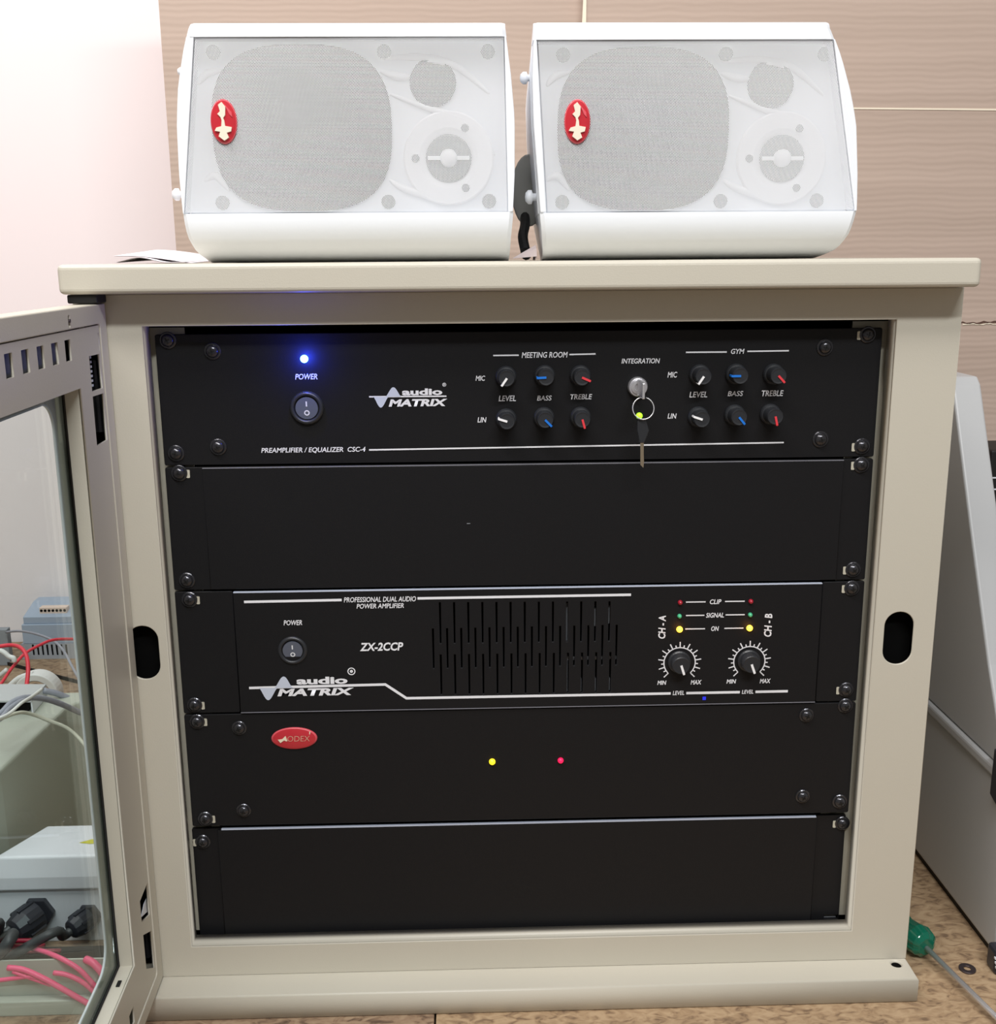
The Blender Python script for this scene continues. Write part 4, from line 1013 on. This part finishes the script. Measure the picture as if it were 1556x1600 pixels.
def gland(px, py, s, aim, parent):
    p = on_y(px, py, JY); p.y = JY+.001
    rot = Matrix.Rotation(aim[0], 4, 'Z') @ Matrix.Rotation(aim[1], 4, 'X')
    G = Matrix.Translation(p)
    hexn = lambda r, a, b, bmx, mt: lathe(bmx, [(0, a), (r, a), (r, b), (0, b)], 6, mtx=mt)
    g0 = bm_obj('cable_gland', hexn(.0120*s, 0, -.0045*s, bmesh.new(), G), 'gland', parent, bevel=.0006)
    T2 = G @ Matrix.Translation((0, -.0044*s, 0)) @ rot
    bm_obj('gland_nut', lathe(bmesh.new(), [(.0001, 0), (.0108*s, 0), (.0110*s, -.011*s), (.0098*s, -.015*s), (.0086*s, -.019*s), (.0056*s, -.020*s), (.0001, -.020*s)], 12, mtx=T2), 'gland', g0, bevel=.0004)
    for i in range(6):
        a = i*math.pi/3; bm_obj('gland_rib', bx(-.0012*s, .0012*s, -.013*s, -.001, .0102*s, .0117*s, mtx=T2 @ Matrix.Rotation(a, 4, 'Y')), 'gland', g0)
    return T2 @ Vector((0, -.019*s, 0)), (T2.to_3x3() @ Vector((0, -1, 0)))
e1, d1 = gland(60, 1424, 1.12, (-.55, .12), jb)
e2, d2 = gland(139, 1430, .86, (-.55, .12), jb)
def gcable(e, d, pts, r, lab):
    P = [e-d*.003, e+d*.008]+[Vector(q) for q in pts]
    o = bm_obj('cable', tube(bmesh.new(), P, r, 10, 4), 'cable_black', smooth=True); tag(o, lab, 'cable')
Ln = Vector((-1, 0, 0))
q = [on_y(20, 1462, -.012), on_y(-20, 1508, -.018), on_y(-80, 1520, -.02)]
gcable(e1, d1, q, .0044, 'thick dark cable from the left gland of the white junction box')
gcable(e1+Vector((-.004, 0, .002)), d1, [on_y(0, 1440, .012), on_y(-40, 1462, .005)], .0028, 'thinner dark cable beside it from the left gland')
q = [on_y(90, 1455, .004), on_y(52, 1474, -.004), on_y(10, 1500, -.010), on_y(-40, 1535, -.014)]
gcable(e2, d2, q, .0036, 'dark cable from the right gland of the white junction box')
# low metal tray in front with wires
tr = thing('metal_tray', 'low beige metal tray in front of the white junction box holding red wires', 'tray', (-.37, 0, BZ))
TY = -.021
zt_ = on_y(80, 1500, TY).z; XR = on_y(158, 1500, TY).x
bm_obj('front_wall', bx(-.52, -.3045, TY, TY+.0015, BZ+.0015, zt_), 'greengrey', tr)
bm_obj('flange', prism(bmesh.new(), [(-.52, TY-.008), (XR-.006, TY-.008), (XR-.006, TY-.0004), (-.52, TY-.0004)], BZ, BZ+.012, 'z'), 'greengrey', tr, bevel=.0008)
bm_obj('bottom', bx(-.52, -.3045, TY+.002, .052, BZ, BZ+.0014), 'void', tr)  # black colour stands in for the shade inside the tray
bm_obj('end_wall', bx(-.3058, -.3045, TY+.0016, .052, BZ+.0015, zt_-.004), 'greengrey', tr)
for k, (a, b) in enumerate((((-20, 1484), (70, 1478)), ((-20, 1492), (95, 1486)), ((-20, 1474), (60, 1470)))):
    pa, pb = on_y(a[0], a[1], .015+.008*k), on_y(b[0], b[1], .015+.008*k)
    tag(bm_obj('dark_red_wire', tube(bmesh.new(), [pa, (pa+pb)/2+Vector((0, 0, .001)), pb], .0019, 8, 3), 'wire_dred', smooth=True), ['dark red wire in the tray, lowest of three', 'dark red wire in the tray, middle of three', 'dark red wire in the tray, topmost of three'][k] if False else ['dark red wire deep in the beige tray under the left gland', 'dark red wire nearest the tray wall under the left gland', 'dark red wire closest to the junction box bottom'][k], 'wire', 'dark red wires in the tray')
pk = [([(50, 1482, .0), (72, 1488, -.012), (98, 1499, -.024), (124, 1515, -.028), (146, 1538, -.030), (158, 1552, -.030)], .0018, 'pink wire hanging over the tray wall, the upper long one'),
      ([(12, 1512, -.026), (36, 1515, -.027), (64, 1527, -.029), (92, 1542, -.030), (120, 1558, -.030), (150, 1575, -.030)], .0021, 'pink wire in front of the tray, the longest and lowest'),
      ([(-20, 1534, -.026), (20, 1529, -.027), (50, 1526, -.028), (78, 1534, -.029)], .0016, 'pink wire running level from the left edge'),
      ([(84, 1520, -.026), (104, 1523, -.027), (128, 1534, -.028), (146, 1549, -.029), (156, 1562, -.030)], .0018, 'pink wire in the middle of the bundle before the tray'),
      ([(134, 1499, -.020), (146, 1505, -.024), (158, 1518, -.027), (166, 1530, -.028)], .0028, 'short thick pink wire at the tray end'),
      ([(20, 1518, -.027), (50, 1529, -.028), (80, 1539, -.029)], .0015, 'thin pink wire crossing under the longest one')]
for pts, r, lab in pk: wire('pink_wire', pts, r, 'wire_pink', lab, 'wire', group='pink wires hanging from the tray')
# small cable remnants tangle: none further
bpy.context.view_layer.update()
